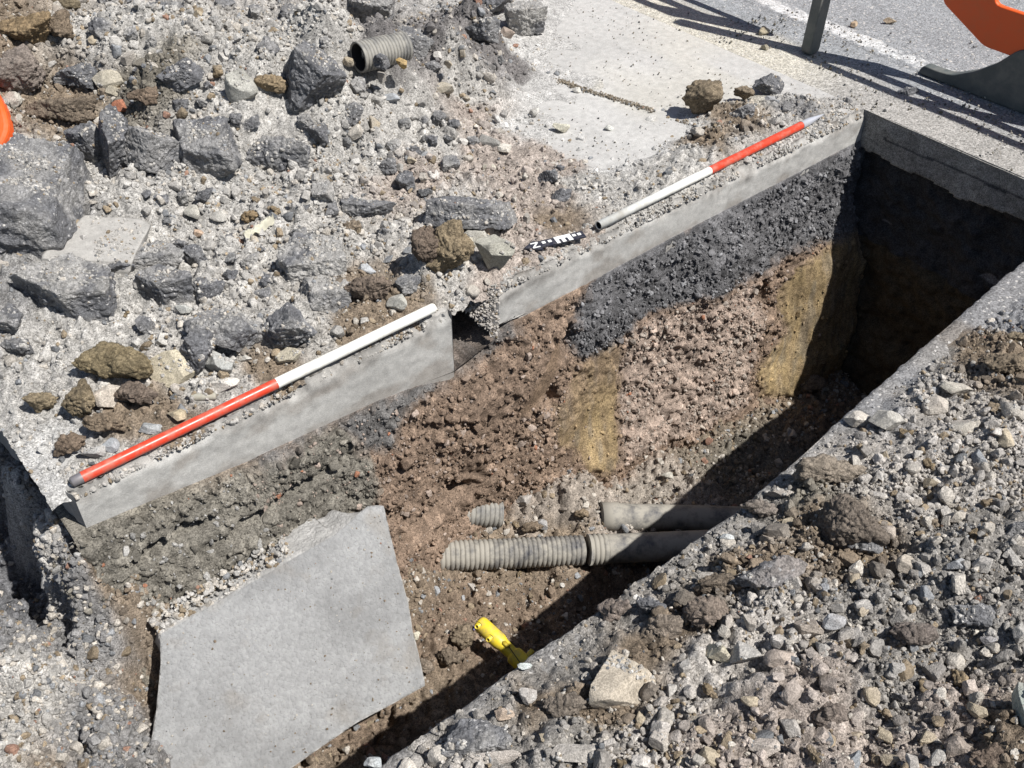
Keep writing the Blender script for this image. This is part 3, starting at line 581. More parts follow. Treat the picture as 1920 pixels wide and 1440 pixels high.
T(555, 30, 66, 40, 'chunk', 'dark lump at the top edge of the heap, left of the standing slab', dust=.18)
T(590, 60, 40, 30, 'chunk', 'small dark lump between the standing slab and the big leaning chunk', dust=.2)
rock('concrete_slab_piece', 184, 446, 168, 118, 'slab', 'conc', C, 'pale dusty concrete slab piece right of the largest tarmac slab', 'concrete piece', flat=.2, dust=.75, seed=58, tilt=(5, 4), lift=-.02)
S(206, 158, 56, 38, (.42, .38, .3), 'pale buff brick shaped block on the heap', flat=.8, seed=3, yaw=.3)
S(222, 178, 56, 26, (.4, .36, .28), 'flat pale stone touching the front of the buff block')
S(228, 206, 30, 30, (.3, .13, .08), 'small red brick fragment behind the upright tarmac slab', dust=.1)
S(457, 170, 58, 64, (.36, .35, .31), 'pale grey pointed stone standing alone in the middle of the heap', flat=1., seed=4)
S(328, 692, 100, 78, (.45, .4, .3), 'cream boulder beside the largest ochre clod', dust=.05, seed=6, flat=.7)
S(208, 748, 56, 66, (.5, .44, .37), 'crumbly cream lump between two ochre clods', seed=9)
S(314, 638, 40, 34, (.5, .48, .44), 'white angular stone behind the cream boulder', seed=12)
S(276, 722, 26, 34, (.52, .48, .43), 'small white stone against the left side of the cream boulder')
S(412, 724, 78, 30, (.5, .47, .42), 'crumbly white lump beside the red part of the nearer rod')
S(414, 688, 56, 58, (.33, .33, .31), 'smooth grey stone under the thin dark tarmac wedge', seed=15)
S(334, 784, 38, 34, (.42, .35, .24), 'rounded buff pebble close above the nearer rod')
S(210, 838, 34, 30, (.3, .31, .32), 'blue grey stone above the red band near the slab corner')
S(284, 806, 44, 28, (.3, .31, .31), 'flat blue grey stone lying in dark soil above the red band')
S(176, 850, 54, 34, (.36, .35, .33), 'grey stone between two brown clods near the rod tip')
S(928, 488, 74, 84, (.37, .355, .3), 'large pale grey angular stone right of the tall jagged ochre clod', flat=1., seed=16)
S(890, 452, 62, 40, (.38, .36, .31), 'pale lumpy stone in front of the curved tarmac slab')
S(870, 462, 40, 34, (.4, .37, .3), 'small pale lump between the jagged ochre clod and the curved slab')
S(745, 572, 40, 34, (.38, .37, .33), 'pale angular stone above the tip of the nearer rod')
S(688, 508, 36, 26, (.36, .37, .38), 'pale blue grey stone above the dark soil lump')
S(540, 672, 56, 38, (.4, .36, .28), 'buff stone just above the white part of the nearer rod')
S(462, 676, 26, 16, (.42, .4, .36), 'thin pale stone chip beside the big rough tarmac lump')
S(346, 584, 32, 22, (.42, .42, .39), 'pale oval stone at the foot of the smooth grey block')
S(410, 408, 34, 26, (.42, .4, .36), 'pale angular stone above the wide dusty slab')
S(362, 404, 30, 36, (.42, .4, .35), 'tall pale stone on the dusty gravel left of centre')
S(375, 440, 20, 18, (.45, .33, .24), 'small pinkish cube of stone on dusty gravel')
S(945, 284, 28, 20, (.52, .49, .43), 'white stone in the thin rubble on the slab')
S(918, 270, 42, 34, (.25, .24, .22), 'grey stone with a dark side next to the white stone', dust=.05)
S(1052, 244, 34, 20, (.55, .52, .42), 'cream coloured stone on the bare slab left of the joint')
S(1142, 243, 18, 14, (.5, .5, .46), 'small white stone alone on the bare slab')
S(1081, 172, 16, 12, (.55, .53, .48), 'small white stone beside the joint in the slab')
S(1001, 214, 20, 20, (.5, .48, .44), 'white chip on the slab below the joint')
S(918, 318, 26, 16, (.4, .37, .3), 'flat buff stone below the grey stone on the thin rubble')
S(830, 172, 44, 26, (.38, .34, .27), 'pale triangular stone where the dark gravel meets the slab')
S(754, 124, 22, 20, (.42, .28, .1), 'orange stone touching the right end of the ribbed pipe')
S(952, 66, 28, 22, (.42, .34, .28), 'pinkish stone in front of the square concrete block')
S(880, 34, 24, 18, (.5, .47, .42), 'white stone in the dark gravel at the top')
S(906, 48, 18, 22, (.42, .33, .2), 'yellowish stone in the dark gravel at the top')
S(735, 188, 34, 18, (.3, .31, .32), 'flat blue grey stone below the ribbed pipe')
S(28, 192, 34, 32, (.45, .42, .36), 'white knobbly stone against the orange plastic')
S(125, 285, 28, 30, (.36, .35, .31), 'pale grey stone left of the square black tarmac piece')
S(1444, 190, 24, 12, (.3, .3, .3), 'small grey chip in front of the black glossy tarmac piece')
S(1432, 62, 22, 18, (.34, .29, .2), 'small brown stone on the clean slab near the grey post')
S(1433, 92, 16, 14, (.32, .29, .22), 'rounded brown pebble on the clean slab below the brown stone')
S(1668, 42, 26, 12, (.42, .33, .22), 'buff stone on the open asphalt')
S(1600, 50, 14, 12, (.4, .3, .2), 'small buff stone lying on the white road line')
# near side of the trench
NG = 'stones on the near spoil'
def SS(px, py, w_, h_, col, lab, **k): return S(px, py, w_, h_, col, lab, **{'reg': 'S', 'group': NG, 'dust': .25, 'dustcol': K, **k})
CL(1586, 992, 128, 122, (0.154, 0.128, 0.104), 'largest brown clod on the near spoil, dark and rounded', reg='S', flat=.85)
CL(1548, 888, 136, 64, (0.231, 0.195, 0.155), 'long pale brown clod near the trench edge above the largest brown clod', reg='S')
CL(1320, 1152, 86, 76, (0.182, 0.148, 0.121), 'brown clod on the near spoil between the grey tarmac block and the trench edge', reg='S')
CL(1350, 1100, 90, 50, (0.162, 0.132, 0.102), 'dark brown clod left of the large grey tarmac block', reg='S')
CL(1150, 1146, 66, 58, (0.213, 0.177, 0.151), 'knobbly brown clod on the near edge right of the yellow fitting', reg='S')
CL(1243, 1182, 66, 54, (0.183, 0.152, 0.122), 'brown clod above the large buff slab', reg='S')
CL(1880, 690, 90, 56, (0.171, 0.137, 0.099), 'crumbly brown clod on dark chippings at the right edge', reg='S')
CL(1552, 1345, 66, 60, (0.184, 0.153, 0.130), 'brown clod low on the near spoil', reg='S')
CL(1850, 1424, 90, 50, (0.161, 0.124, 0.097), 'dark brown clod at the bottom edge right of the pale gravel', reg='S')
CL(1060, 1330, 90, 50, (0.174, 0.147, 0.120), 'brown earth lump left of the large buff slab', reg='S')
CL(1700, 1195, 90, 70, (0.146, 0.123, 0.107), 'dark earthy lump in the middle of the near spoil', reg='S', dust=.15)
CL(1420, 960, 70, 42, (0.215, 0.186, 0.160), 'grey brown clod on the near edge beside the smooth pipe', reg='S')
CL(1905, 640, 40, 26, (0.190, 0.155, 0.107), 'small brown clod at the right edge above the crumbly one', reg='S')
T(1440, 1082, 136, 88, 'chunk', 'large grey tarmac block on the near spoil below the largest brown clod', reg='S', flat=.7, dust=.3, seed=71, dustcol=K)
T(892, 1384, 136, 84, 'slab', 'dark grey slab piece on the near edge below the yellow fitting', reg='S', flat=.4, dust=.25, seed=72)
T(1218, 1138, 58, 52, 'chunk', 'dark tarmac lump between two brown clods on the near edge', reg='S', dust=.05)
T(1620, 1030, 60, 40, 'chunk', 'blue grey lump tucked under the largest brown clod', reg='S', dust=.1)
T(1910, 1000, 60, 60, 'chunk', 'dark lump at the right edge of the near spoil', reg='S', dust=.25)
T(1820, 1155, 80, 60, 'chunk', 'dark dusty lump in the shaded hollow of the near spoil', reg='S', dust=.35)
SS(1166, 1262, 138, 130, (.4, .35, .28), 'large pale buff slab lying flat on the near spoil', flat=.35, seed=73, dust=.05, tilt=(10, 6))
SS(1346, 1226, 50, 50, (.48, .44, .33), 'yellowish white rounded stone on the near spoil', flat=.9)
SS(1392, 1232, 54, 56, (.38, .36, .33), 'pale grey stone touching the yellowish white stone', flat=.8)
SS(1656, 792, 62, 56, (.4, .38, .34), 'pale flat topped stone beside the trench edge', flat=.6, seed=75, dust=.05)
SS(1608, 792, 54, 30, (.55, .52, .46), 'white pointed stone overhanging the trench edge')
SS(1788, 736, 62, 36, (.44, .41, .35), 'long cream stone below the dark chippings')
SS(1752, 764, 52, 40, (.42, .39, .34), 'pale stone in front of the long cream stone')
SS(1896, 776, 50, 46, (.4, .38, .34), 'pale wedge shaped stone at the right edge')
SS(1800, 806, 56, 50, (.42, .39, .34), 'pale square stone among brown crumbs at upper right of the spoil')
SS(1700, 1066, 52, 44, (.38, .34, .28), 'smooth pale stone right of the large grey tarmac block')
SS(1654, 1002, 44, 40, (.38, .33, .28), 'pinkish stone leaning on the largest brown clod')
SS(1240, 1394, 52, 46, (.46, .43, .38), 'white angular stone at the bottom of the near spoil')
SS(1080, 1418, 96, 50, (.36, .35, .32), 'flat grey stone at the bottom edge of the photo')
SS(930, 1422, 96, 34, (.42, .39, .35), 'long thin pale stone at the bottom edge below the dark slab piece')
SS(946, 1342, 38, 34, (.45, .36, .28), 'pinkish stone just below the strip of near edge')
SS(990, 1306, 36, 44, (.38, .37, .35), 'upright grey stone beside the pinkish stone')
SS(984, 1256, 28, 14, (.45, .48, .46), 'small flat white stone on the near edge below the fitting')
SS(1912, 1330, 44, 100, (.33, .36, .32), 'tall greenish pale stone cut by the right edge')
SS(1460, 1240, 60, 46, (.38, .32, .27), 'pink grey stone right of the pale pair')
SS(1510, 1180, 50, 50, (.38, .33, .27), 'pale brown stone above the middle of the spoil')
SS(1560, 1172, 44, 34, (.34, .35, .36), 'blue grey stone beside the pale brown stone')
SS(1300, 1350, 40, 40, (.38, .34, .28), 'pale stone right of the white angular stone')
SS(700, 1434, 34, 22, (.4, .42, .42), 'pale stone at the very end of the near edge at the bottom')
SS(1462, 930, 50, 26, (.34, .32, .29), 'flat grey stone on the near edge')
SS(1850, 1205, 36, 22, (.27, .27, .28), 'dark blue oval stone on the near spoil')
SS(1360, 1013, 28, 22, (.45, .48, .48), 'bluish white stone near the smooth pipe end of the edge')
SS(1430, 1405, 60, 40, (.38, .34, .3), 'rounded pale stone low in the spoil')
SS(1795, 975, 44, 30, (.38, .35, .3), 'pale long stone in the upper spoil')
# inside the trench
TRG = 'stones lying in the trench'
def FS(px, py, w_, h_, col, lab, **k): return S(px, py, w_, h_, col, lab, **{'reg': 'F', 'group': TRG, 'dust': .05, **k})
CL(1508, 724, 62, 62, (0.154, 0.127, 0.100), 'dark stony clod in the far corner of the trench floor', reg='F', flat=.8)
CL(866, 1200, 50, 56, (0.208, 0.166, 0.118), 'brown clod in the trench left of the yellow fitting', reg='F', flat=.9)
CL(846, 1236, 52, 40, (0.171, 0.137, 0.103), 'brown clod below the other one beside the broken slab', reg='F')
CL(796, 1250, 40, 36, (0.192, 0.157, 0.123), 'small brown clod against the corner of the broken slab', reg='F')
CL(1000, 992, 46, 26, (0.189, 0.147, 0.106), 'brown clod on top of the ribbed pipe', reg='F')
CL(1090, 968, 30, 26, (0.226, 0.175, 0.121), 'ochre crumb between the two pipes', reg='F')
FS(982, 940, 30, 36, (.4, .37, .34), 'pale triangular stone above the ribbed pipe')
FS(1012, 986, 30, 26, (.33, .32, .31), 'grey oval stone resting above the ribbed pipe')
FS(930, 950, 20, 36, (.42, .38, .34), 'pale upright stone at the end of the short ribbed pipe')
FS(1470, 718, 20, 26, (.42, .42, .4), 'white stone at the foot of the far yellow clay')
FS(1250, 895, 26, 20, (.4, .38, .33), 'pale stone on the trench floor below the pink earth')
FS(1118, 884, 22, 22, (.42, .4, .34), 'pale stone at the foot of the near yellow clay')
FS(770, 1006, 44, 36, (.34, .29, .25), 'pale lump right of the upper corner of the broken slab')
FS(806, 1016, 18, 16, (.45, .41, .36), 'small white stone beside the pale lump')
FS(780, 1196, 18, 24, (.5, .47, .38), 'cream stone touching the right edge of the broken slab')
FS(1615, 668, 18, 24, (.36, .36, .35), 'pale triangular stone in the dark end of the trench')
FS(190, 1222, 26, 18, (.16, .16, .16), 'small dark stone in the hollow below the slab corner')

# ------------------------------------------------------------------ broken slab piece lying in the trench
def tilted(px, py, z0=-.34, y0=-.13, k=.62):
    z = z0
    for _ in range(20): p = bp(px, py, z); z = .5 * z + .5 * (z0 + k * (p[1] - y0))
    return bp(px, py, z)
outl = [(302, 1190), (366, 1154), (462, 1099), (540, 1053), (630, 1002), (690, 950), (718, 948), (730, 1000), (745, 1062), (764, 1128), (772, 1180), (786, 1238), (796, 1284), (735, 1318), (670, 1352), (600, 1400), (540, 1442), (430, 1520), (262, 1540), (262, 1440), (284, 1400), (296, 1330), (304, 1240)]
OP = np.array([tilted(*p) for p in outl]); cen = OP.mean(0)
e1 = OP[5] - OP[0]; e1 /= np.linalg.norm(e1); nn = np.cross(e1, OP[12] - OP[5]); nn /= np.linalg.norm(nn); nn = nn if nn[2] > 0 else -nn; e2 = np.cross(nn, e1)
def fine(P, st=.006):
    r = []
    for a, b in zip(P, np.roll(P, -1, 0)):
        n = max(1, int(np.linalg.norm(b - a) / st)); r += [a + (b - a) * k / n for k in range(n)]
    return np.array(r)
LP = np.stack([(OP - cen) @ e1, (OP - cen) @ e2], 1); LP = fine(LP)
ar = (LP[:, 0] * np.roll(LP[:, 1], -1) - LP[:, 1] * np.roll(LP[:, 0], -1)).sum()
if ar < 0: LP = LP[::-1]
nO = len(LP); nv = LP - np.roll(LP, 1, 0); nv = np.stack([nv[:, 1], -nv[:, 0]], 1); nv /= np.linalg.norm(nv, axis=1)[:, None] + 1e-9
tl_ = ((OP[0] - cen) @ np.stack([e1, e2], 1), (OP[5] - cen) @ np.stack([e1, e2], 1)); sg_ = (LP - tl_[0]) @ (tl_[1] - tl_[0]) / np.dot(tl_[1] - tl_[0], tl_[1] - tl_[0]); ud_ = tl_[1] - tl_[0]; ud_ = ud_ / np.linalg.norm(ud_); ds_ = np.abs((LP - tl_[0])[:, 0] * ud_[1] - (LP - tl_[0])[:, 1] * ud_[0]); UPS = sm(-.03, .06, sg_) * (1 - sm(.9, 1.0, sg_)) * (ds_ < .05)
TH_ = .105; rings = []; cols = []
radii = np.concatenate([np.linspace(0, .97, 70), [.985, .995]])
for q in radii:
    xy = LP * q; zz = .0012 * fbm2(xy[:, 0], xy[:, 1], .02, 3, 701) + .004 * fbm2(xy[:, 0], xy[:, 1], .3, 2, 703)
    rings.append(np.c_[xy, zz]); cols.append(np.array((.34, .34, .335)) * (1 + .1 * fbm2(xy[:, 0], xy[:, 1], .12, 4, 705) - .16 * sm(.0, .5, fbm2(xy[:, 0], xy[:, 1], .2, 3, 707)) + .12 * sm(.1, .6, fbm2(xy[:, 0] * .5, xy[:, 1], .1, 4, 709)))[:, None] * (1 - .13 * sm(.25, .6, fbm2(xy[:, 0], xy[:, 1], .09, 5, 719) + .5 * (q - .75))[:, None] * np.array((.6, .85, 1.15))))
for k in range(19):
    q = k / 18; zz = -TH_ * q - .003; arc = np.cumsum(np.linalg.norm(LP - np.roll(LP, 1, 0), axis=1))
    bul = .003 + .006 * fbm2(arc, arc * 0 + q * .12, .03, 4, 711) * min(1, q * 4) - .008 * q + UPS * (.075 * min(1., q * 1.6) * (1 + .5 * fbm2(arc, arc * 0, .06, 3, 717)))
    xy = LP + nv * bul[:, None]; rings.append(np.c_[xy, np.full(nO, zz) + .004 * fbm2(arc, arc * 0 + q, .02, 2, 713)]); cols.append(np.array((.43, .42, .4)) * (1 + .25 * fbm2(arc, arc * 0 + q * .1, .03, 4, 715))[:, None])
rings.append(np.c_[LP * .3, np.full(nO, -TH_ - .01)]); cols.append(np.tile((.2, .18, .16), (nO, 1)))
V = np.concatenate(rings); nr = len(rings); i, j = np.meshgrid(np.arange(nr - 1), np.arange(nO), indexing='ij'); j2 = (j + 1) % nO
fq = np.stack([i * nO + j, (i + 1) * nO + j, (i + 1) * nO + j2, i * nO + j2], -1).reshape(-1, 4)
slabp = link('broken_concrete_slab', mesh('broken_concrete_slab', V, fq, np.concatenate(cols)), M_CONCP)
slabp.matrix_world = Matrix(((e1[0], e2[0], nn[0], cen[0]), (e1[1], e2[1], nn[1], cen[1]), (e1[2], e2[2], nn[2], cen[2]), (0, 0, 0, 1)))
tag(slabp, 'large broken slab of pitted grey concrete tilted in the near end of the trench', 'concrete slab')

# ------------------------------------------------------------------ gravel
rs = np.random.RandomState(7)
def tint(base, n, pale=.15, blue=.05, och=.07, red=.004, lo=.78, hi=1.3):
    c = base * rs.uniform(lo, hi, n)[:, None]; u = rs.rand(n)
    c = np.where((u < pale)[:, None], np.array((.43, .395, .345)) * rs.uniform(.8, 1.15, n)[:, None], c)
    c = np.where(((u > .4) & (u < .4 + blue))[:, None], np.array((.24, .245, .25)) * rs.uniform(.5, 1.2, n)[:, None], c)
    c = np.where(((u > .6) & (u < .6 + och))[:, None], np.array((.25, .2, .14)) * rs.uniform(.7, 1.3, n)[:, None], c)
    c = np.where((u > 1 - red)[:, None], np.array((.28, .17, .125)), c); return np.clip(c, .04, .6)
LIB = {s: [shape(s, ('chunk', 'clod', 'chunk', 'slab')[k % 4], 900 + k) for k in range(14)] for s in (0, 1, 2)}
def randrot(n):
    q = rs.normal(size=(n, 4)); q /= np.linalg.norm(q, axis=1)[:, None]; a, b, c, d = q.T
    return np.stack([np.stack([1 - 2 * (c * c + d * d), 2 * (b * c - a * d), 2 * (b * d + a * c)], -1), np.stack([2 * (b * c + a * d), 1 - 2 * (b * b + d * d), 2 * (c * d - a * b)], -1), np.stack([2 * (b * d - a * c), 2 * (c * d + a * b), 1 - 2 * (b * b + c * c)], -1)], 1)
def pile(name, sets, mat, label):
    """sets: (positions, sizes, colours, level of detail)"""
    VV, FF, CC, off = [], [], [], 0
    for P, s, c, sub in sets:
        n = len(P); var = rs.randint(0, 14, n); Rr = randrot(n); sc = s[:, None] * rs.uniform(.65, 1.2, (n, 3)); sc[:, 2] *= .8
        for v in range(14):
            m = np.where(var == v)[0]
            if len(m) == 0: continue
            B, Fc = LIB[sub][v]; X = np.einsum('nij,nkj->nki', Rr[m], B[None] * sc[m][:, None, :]) + P[m][:, None, :]
            k = B.shape[0]; VV.append(X.reshape(-1, 3)); FF.append((Fc[None] + (np.arange(len(m)) * k)[:, None, None] + off).reshape(-1, 3)); off += len(m) * k
            lum = (1 + .1 * (np.arange(k) % 3 - 1))[None, :, None]
            CC.append((c[m][:, None, :] * lum).reshape(-1, 3))
    V = np.concatenate(VV); o = link(name, mesh(name, V, np.concatenate(FF), np.clip(np.concatenate(CC), .02, .7), smooth=False), mat)
    return tag(o, label, name, kind='stuff')
def inframe(P, m=70):
    x, y, z = proj(P); return (x > -m) & (x < 1920 + m) & (y > -m) & (y < 1440 + m) & (z > 0)
def seg_d(x, y, a, b):
    a, b = np.array(a), np.array(b); d = b - a; t = np.clip(((x - a[0]) * d[0] + (y - a[1]) * d[1]) / (d @ d), 0, 1); return np.hypot(x - a[0] - t * d[0], y - a[1] - t * d[1])
def scatter(n, box, mapf, hf, smin, smax, pw, sub, clump=None, dmul=1., tk={}, sinkf=.12, lay=.0, amp=1.):
    x = rs.uniform(box[0], box[1], n); y = rs.uniform(box[2], box[3], n)
    m = inframe(np.stack([x, y, np.full(n, box[4])], 1), 200); x, y = x[m], y[m]
    mm = mapf(x, y)
    if len(mm) == 3: a, dn, c = mm; z = hf(x, y, a, dn)
    else: a, c = mm; dn = np.ones(len(x)); z = hf(x, y, a)
    cl = .5 + .9 * fbm2(x, y, .18, 3, 801) if clump is None else 1
    keep = rs.rand(len(x)) < dn * dmul * np.clip(cl, .12, 1.6)
    if mapf is s_map: keep &= y < yed(x) - .012
    if mapf is n_map:
        keep &= seg_d(x, y, (1.42, .115), (1.63, .055)) > .03
        keep &= (seg_d(x, y, (0, .045), (1.06, .05)) > .016) & (seg_d(x, y, (1.68, .07), (2.83, .085)) > .016)
    z = z + micro(x, y, dn)[0] * amp
    x, y, z, c = x[keep], y[keep], z[keep], c[keep]; s = smin * (smax / smin) ** (rs.rand(len(x)) ** pw)
    return np.stack([x, y, z + s * sinkf + lay * rs.rand(len(x)) * dn[keep]], 1), s, tint(c, len(x), **tk), sub
NB = (-.05, 2.98, .02, 3.5, .15); SB = (-.1, 3.0, -2.0, -.965, .03); FB = (-1., 3.0, -.94, .0, -.7)
pile('gravel', [scatter(150000, NB, n_map, n_height, .004, .010, 1.2, 0, dmul=.9), scatter(52000, NB, n_map, n_height, .009, .02, 1.4, 1, dmul=.8), scatter(17000, NB, n_map, n_height, .018, .034, 1.9, 2, dmul=.65), scatter(1100, NB, n_map, n_height, .032, .048, 1.9, 2, dmul=.65), (np.concatenate(CRUMB), (lambda n: .0035 * (4 ** (rs.rand(n) ** 1.7)))(sum(map(len, CRUMB))), tint(np.tile(G, (sum(map(len, CRUMB)), 1)), sum(map(len, CRUMB))), 1)], M_STONE,
     'loose grey and buff gravel spread over the slab and heap behind the trench')
tk = dict(pale=.15, blue=.03, och=.1, lo=.65, hi=1.35)
pile('spoil', [scatter(150000, SB, s_map, s_height, .003, .009, 1.2, 0, dmul=1., tk=tk), scatter(36000, SB, s_map, s_height, .007, .018, 1.9, 1, dmul=.9, tk=tk, lay=.008), scatter(4200, SB, s_map, s_height, .018, .046, 2.1, 2, dmul=.9, tk=tk, lay=.012)], M_STONE,
     'loose gravel and crumbs of earth spread along the near side of the trench')
def fl(n, a, b, pw, sub, dm):
    P, s, c, sb = scatter(n, FB, f_map, f_height, a, b, pw, sub, dmul=dm, amp=1.5, tk=dict(pale=.16, blue=.08, och=.1, red=.03)); return P, s, c, sb
FB2 = (-.4, -.03, 0, 1.0, -.3); FB3 = (-.5, .12, -.9, .2, -.3) 
pile('trench_debris', [fl(42000, .004, .010, 1.2, 0, 1.), fl(17000, .009, .02, 1.4, 1, .8), fl(6500, .018, .034, 1.9, 2, .7),
     scatter(9000, FB2, f_map, f_height, .005, .012, 1.2, 0, amp=1.5), scatter(3000, FB2, f_map, f_height, .01, .024, 1.4, 1, amp=1.5), scatter(26000, FB3, f_map, f_height, .004, .011, 1.2, 0, amp=1.5), scatter(9000, FB3, f_map, f_height, .01, .022, 1.4, 1, amp=1.5), scatter(900, FB3, f_map, f_height, .02, .036, 1.5, 2, amp=1.5)], M_STONE, 'loose stones and crumbs of earth over the trench floor')
# stones set in the cut section
def wallset(n, a, b, pw, sub, emb):
    x = rs.uniform(-.1, 2.95, n); s_ = rs.uniform(.01, 1.15, n); Yw, Z, c = wall_xyz(x[None], s_[None]); Yw, Z, c = Yw[0], Z[0], c[0]
    fh = f_height(x, np.clip(Yw, -1, 0)); q = [(x, Z)]
    yel = inpoly(x, Z, Z_YEL) | inpoly(x, Z, Z_YE2) | inpoly(x, Z, Z_SMR); tar = inpoly(x, Z, Z_TAR); pk = inpoly(x, Z, Z_PNK)
    keep = (Z > fh - .03) & (rs.rand(n) < np.where(yel, .05, np.where(tar, 1, .75))) & (rs.rand(n) < .6 + .8 * fbm2(x, Z, .12, 2, 811))
    x, Yw, Z, c, tar, pk = x[keep], Yw[keep], Z[keep], c[keep], tar[keep], pk[keep]; k = len(x); s = a * (b / a) ** (rs.rand(k) ** pw)
    cc = c * rs.uniform(.75, 1.5, k)[:, None]; u = rs.rand(k)
    cc = np.where(((u < .16) & ~tar & (x > .4))[:, None], np.array((.34, .275, .23)) * rs.uniform(.7, 1.15, k)[:, None], cc)
    cc = np.where(((u < .2) & (x <= .4))[:, None], np.array((.33, .32, .3)) * rs.uniform(.7, 1.2, k)[:, None], cc)
    cc = np.where((pk & (u < .45))[:, None], np.array((.36, .31, .265)) * rs.uniform(.8, 1.15, k)[:, None], cc)
    cc = np.where((tar & (u < .14))[:, None], np.array((.27, .27, .275)) * rs.uniform(.6, 1.15, k)[:, None], cc)
    cc = np.where(((u > .993) & ~tar)[:, None], np.array((.33, .16, .1)), cc)
    return np.stack([x, Yw - s * emb, Z], 1), s, np.clip(cc, .03, .6), sub
pile('section_stones', [wallset(42000, .004, .009, 1.2, 0, .2), wallset(13000, .009, .018, 1.4, 1, .15), wallset(1500, .018, .034, 1.5, 2, .05)], M_STONE, 'stones sticking out of the cut earth in the side of the trench')
nT = 260; ia = rs.randint(0, len(OP), nT); fa = rs.rand(nT)[:, None]; tP = OP[ia] * (1 - fa) + OP[(ia + 1) % len(OP)] * fa; tP = cen + (tP - cen) * (rs.rand(nT) ** .4 * .97)[:, None] + nn * .001
tile_dirt = (tP, .0022 * (3.5 ** rs.rand(nT) ** 2.5), tint(np.tile(B, (nT, 1)), nT, pale=.3), 1)
nL = 11000; lx = rs.uniform(.0, 2.95, nL); lx = lx[(lx < 1.06) | (lx > 1.25)]; ly = rs.rand(len(lx)) * .085 + .004; lk = fbm2(lx, lx * 0, .1, 3, 43) > -.35; lx, ly = lx[lk], ly[lk]; ls = .0035 * (4.5 ** rs.rand(len(lx)) ** 2.2)
lip = (np.stack([lx, ly, -.022 * (1 - sm(.0, .045, ly)) + ls * .25], 1), ls, tint(np.tile(G, (len(lx), 1)), len(lx)), 1)
nW = 900; ta, tb = rs.rand(nW), rs.rand(nW); fl_ = ta + tb > 1; ta, tb = np.where(fl_, 1 - ta, ta), np.where(fl_, 1 - tb, tb)
wA, wB, wT = np.array([1.115, .13, .0]), np.array([1.245, .0, .0]), np.array([1.215, -.03, -.16]); wP = wA + (wB - wA) * ta[:, None] + (wT - wA) * tb[:, None]
wedge = (wP, .0035 * (4 ** rs.rand(nW) ** 2), tint(np.tile((.4, .37, .335), (nW, 1)), nW, lo=.85, hi=1.15), 1)
nJ = 1500; tj = rs.rand(nJ); jA, jB = bp(975, 128), bp(1300, 236); jP = jA + (jB - jA) * tj[:, None]; jP[:, 0] += .012 * fbm2(tj * 6, tj * 0, 1., 3, 5) + rs.normal(size=nJ) * .008; js = .003 * (3.5 ** rs.rand(nJ) ** 2); jP[:, 2] = .002 + js * .3
jk = fbm2(tj, tj * 0, .12, 3, 6) > -.25; joint = (jP[jk], js[jk], tint(np.tile((.2, .17, .13), (jk.sum(), 1)), jk.sum(), pale=.1), 0)
# grit on the road, the broken slab and the clean surfaces
def grit(n, box, z, a, b, cl=.0, cols=((.2, .18, .14), (.12, .12, .12), (.36, .33, .28))):
    x = rs.uniform(box[0], box[1], n); y = rs.uniform(box[2], box[3], n); k = fbm2(x, y, .25, 3, 821) > cl - rs.rand(n) * .5; x, y = x[k], y[k]; n = len(x)
    s = a * (b / a) ** (rs.rand(n) ** 2.2); c = np.array(cols)[rs.randint(0, len(cols), n)] * rs.uniform(.7, 1.2, n)[:, None]
    return np.stack([x, y, z + s * .25], 1), s, c, 0
pile('grit', [grit(2600, (2.97, 3.5, -1.6, .8), .001, .003, .012, .1), grit(1500, (1.7, 2.95, .1, 1.9), .001, .003, .009, .1), grit(700, (3.3, 4.8, -1.2, 1.4), .002, .004, .014, .1), grit(700, (2.95, 3.3, .3, 2), .001, .003, .01, .1), joint, lip], M_STONE, 'dark grit sprinkled over the clean slab and the asphalt')
# rubble resting on the upper edge of the broken slab piece
n = 620; t = rs.rand(n) ** 1.3 * .62 ; pa = OP[0] + (OP[5] - OP[0]) * t[:, None]; off = rs.rand(n) ** 1.3 * (.085 - .08 * np.clip(t - .35, 0, 1)); P = pa - e2 * 0 + (cen - pa) / np.linalg.norm(cen - pa, axis=1)[:, None] * (off - .015)[:, None]
s = .004 * (5 ** (rs.rand(n) ** 1.8)); P = pa + e2 * (.06 * rs.rand(n) - .005)[:, None] - nn * .012 + nn * (s * .2)[:, None]
pile('slab_crumbs', [(P, s, tint(np.tile(G, (n, 1)), n, pale=.25, och=.2), 1), wedge, tile_dirt], M_STONE, 'pale crumbs caught along the upper edge of the tilted broken slab')

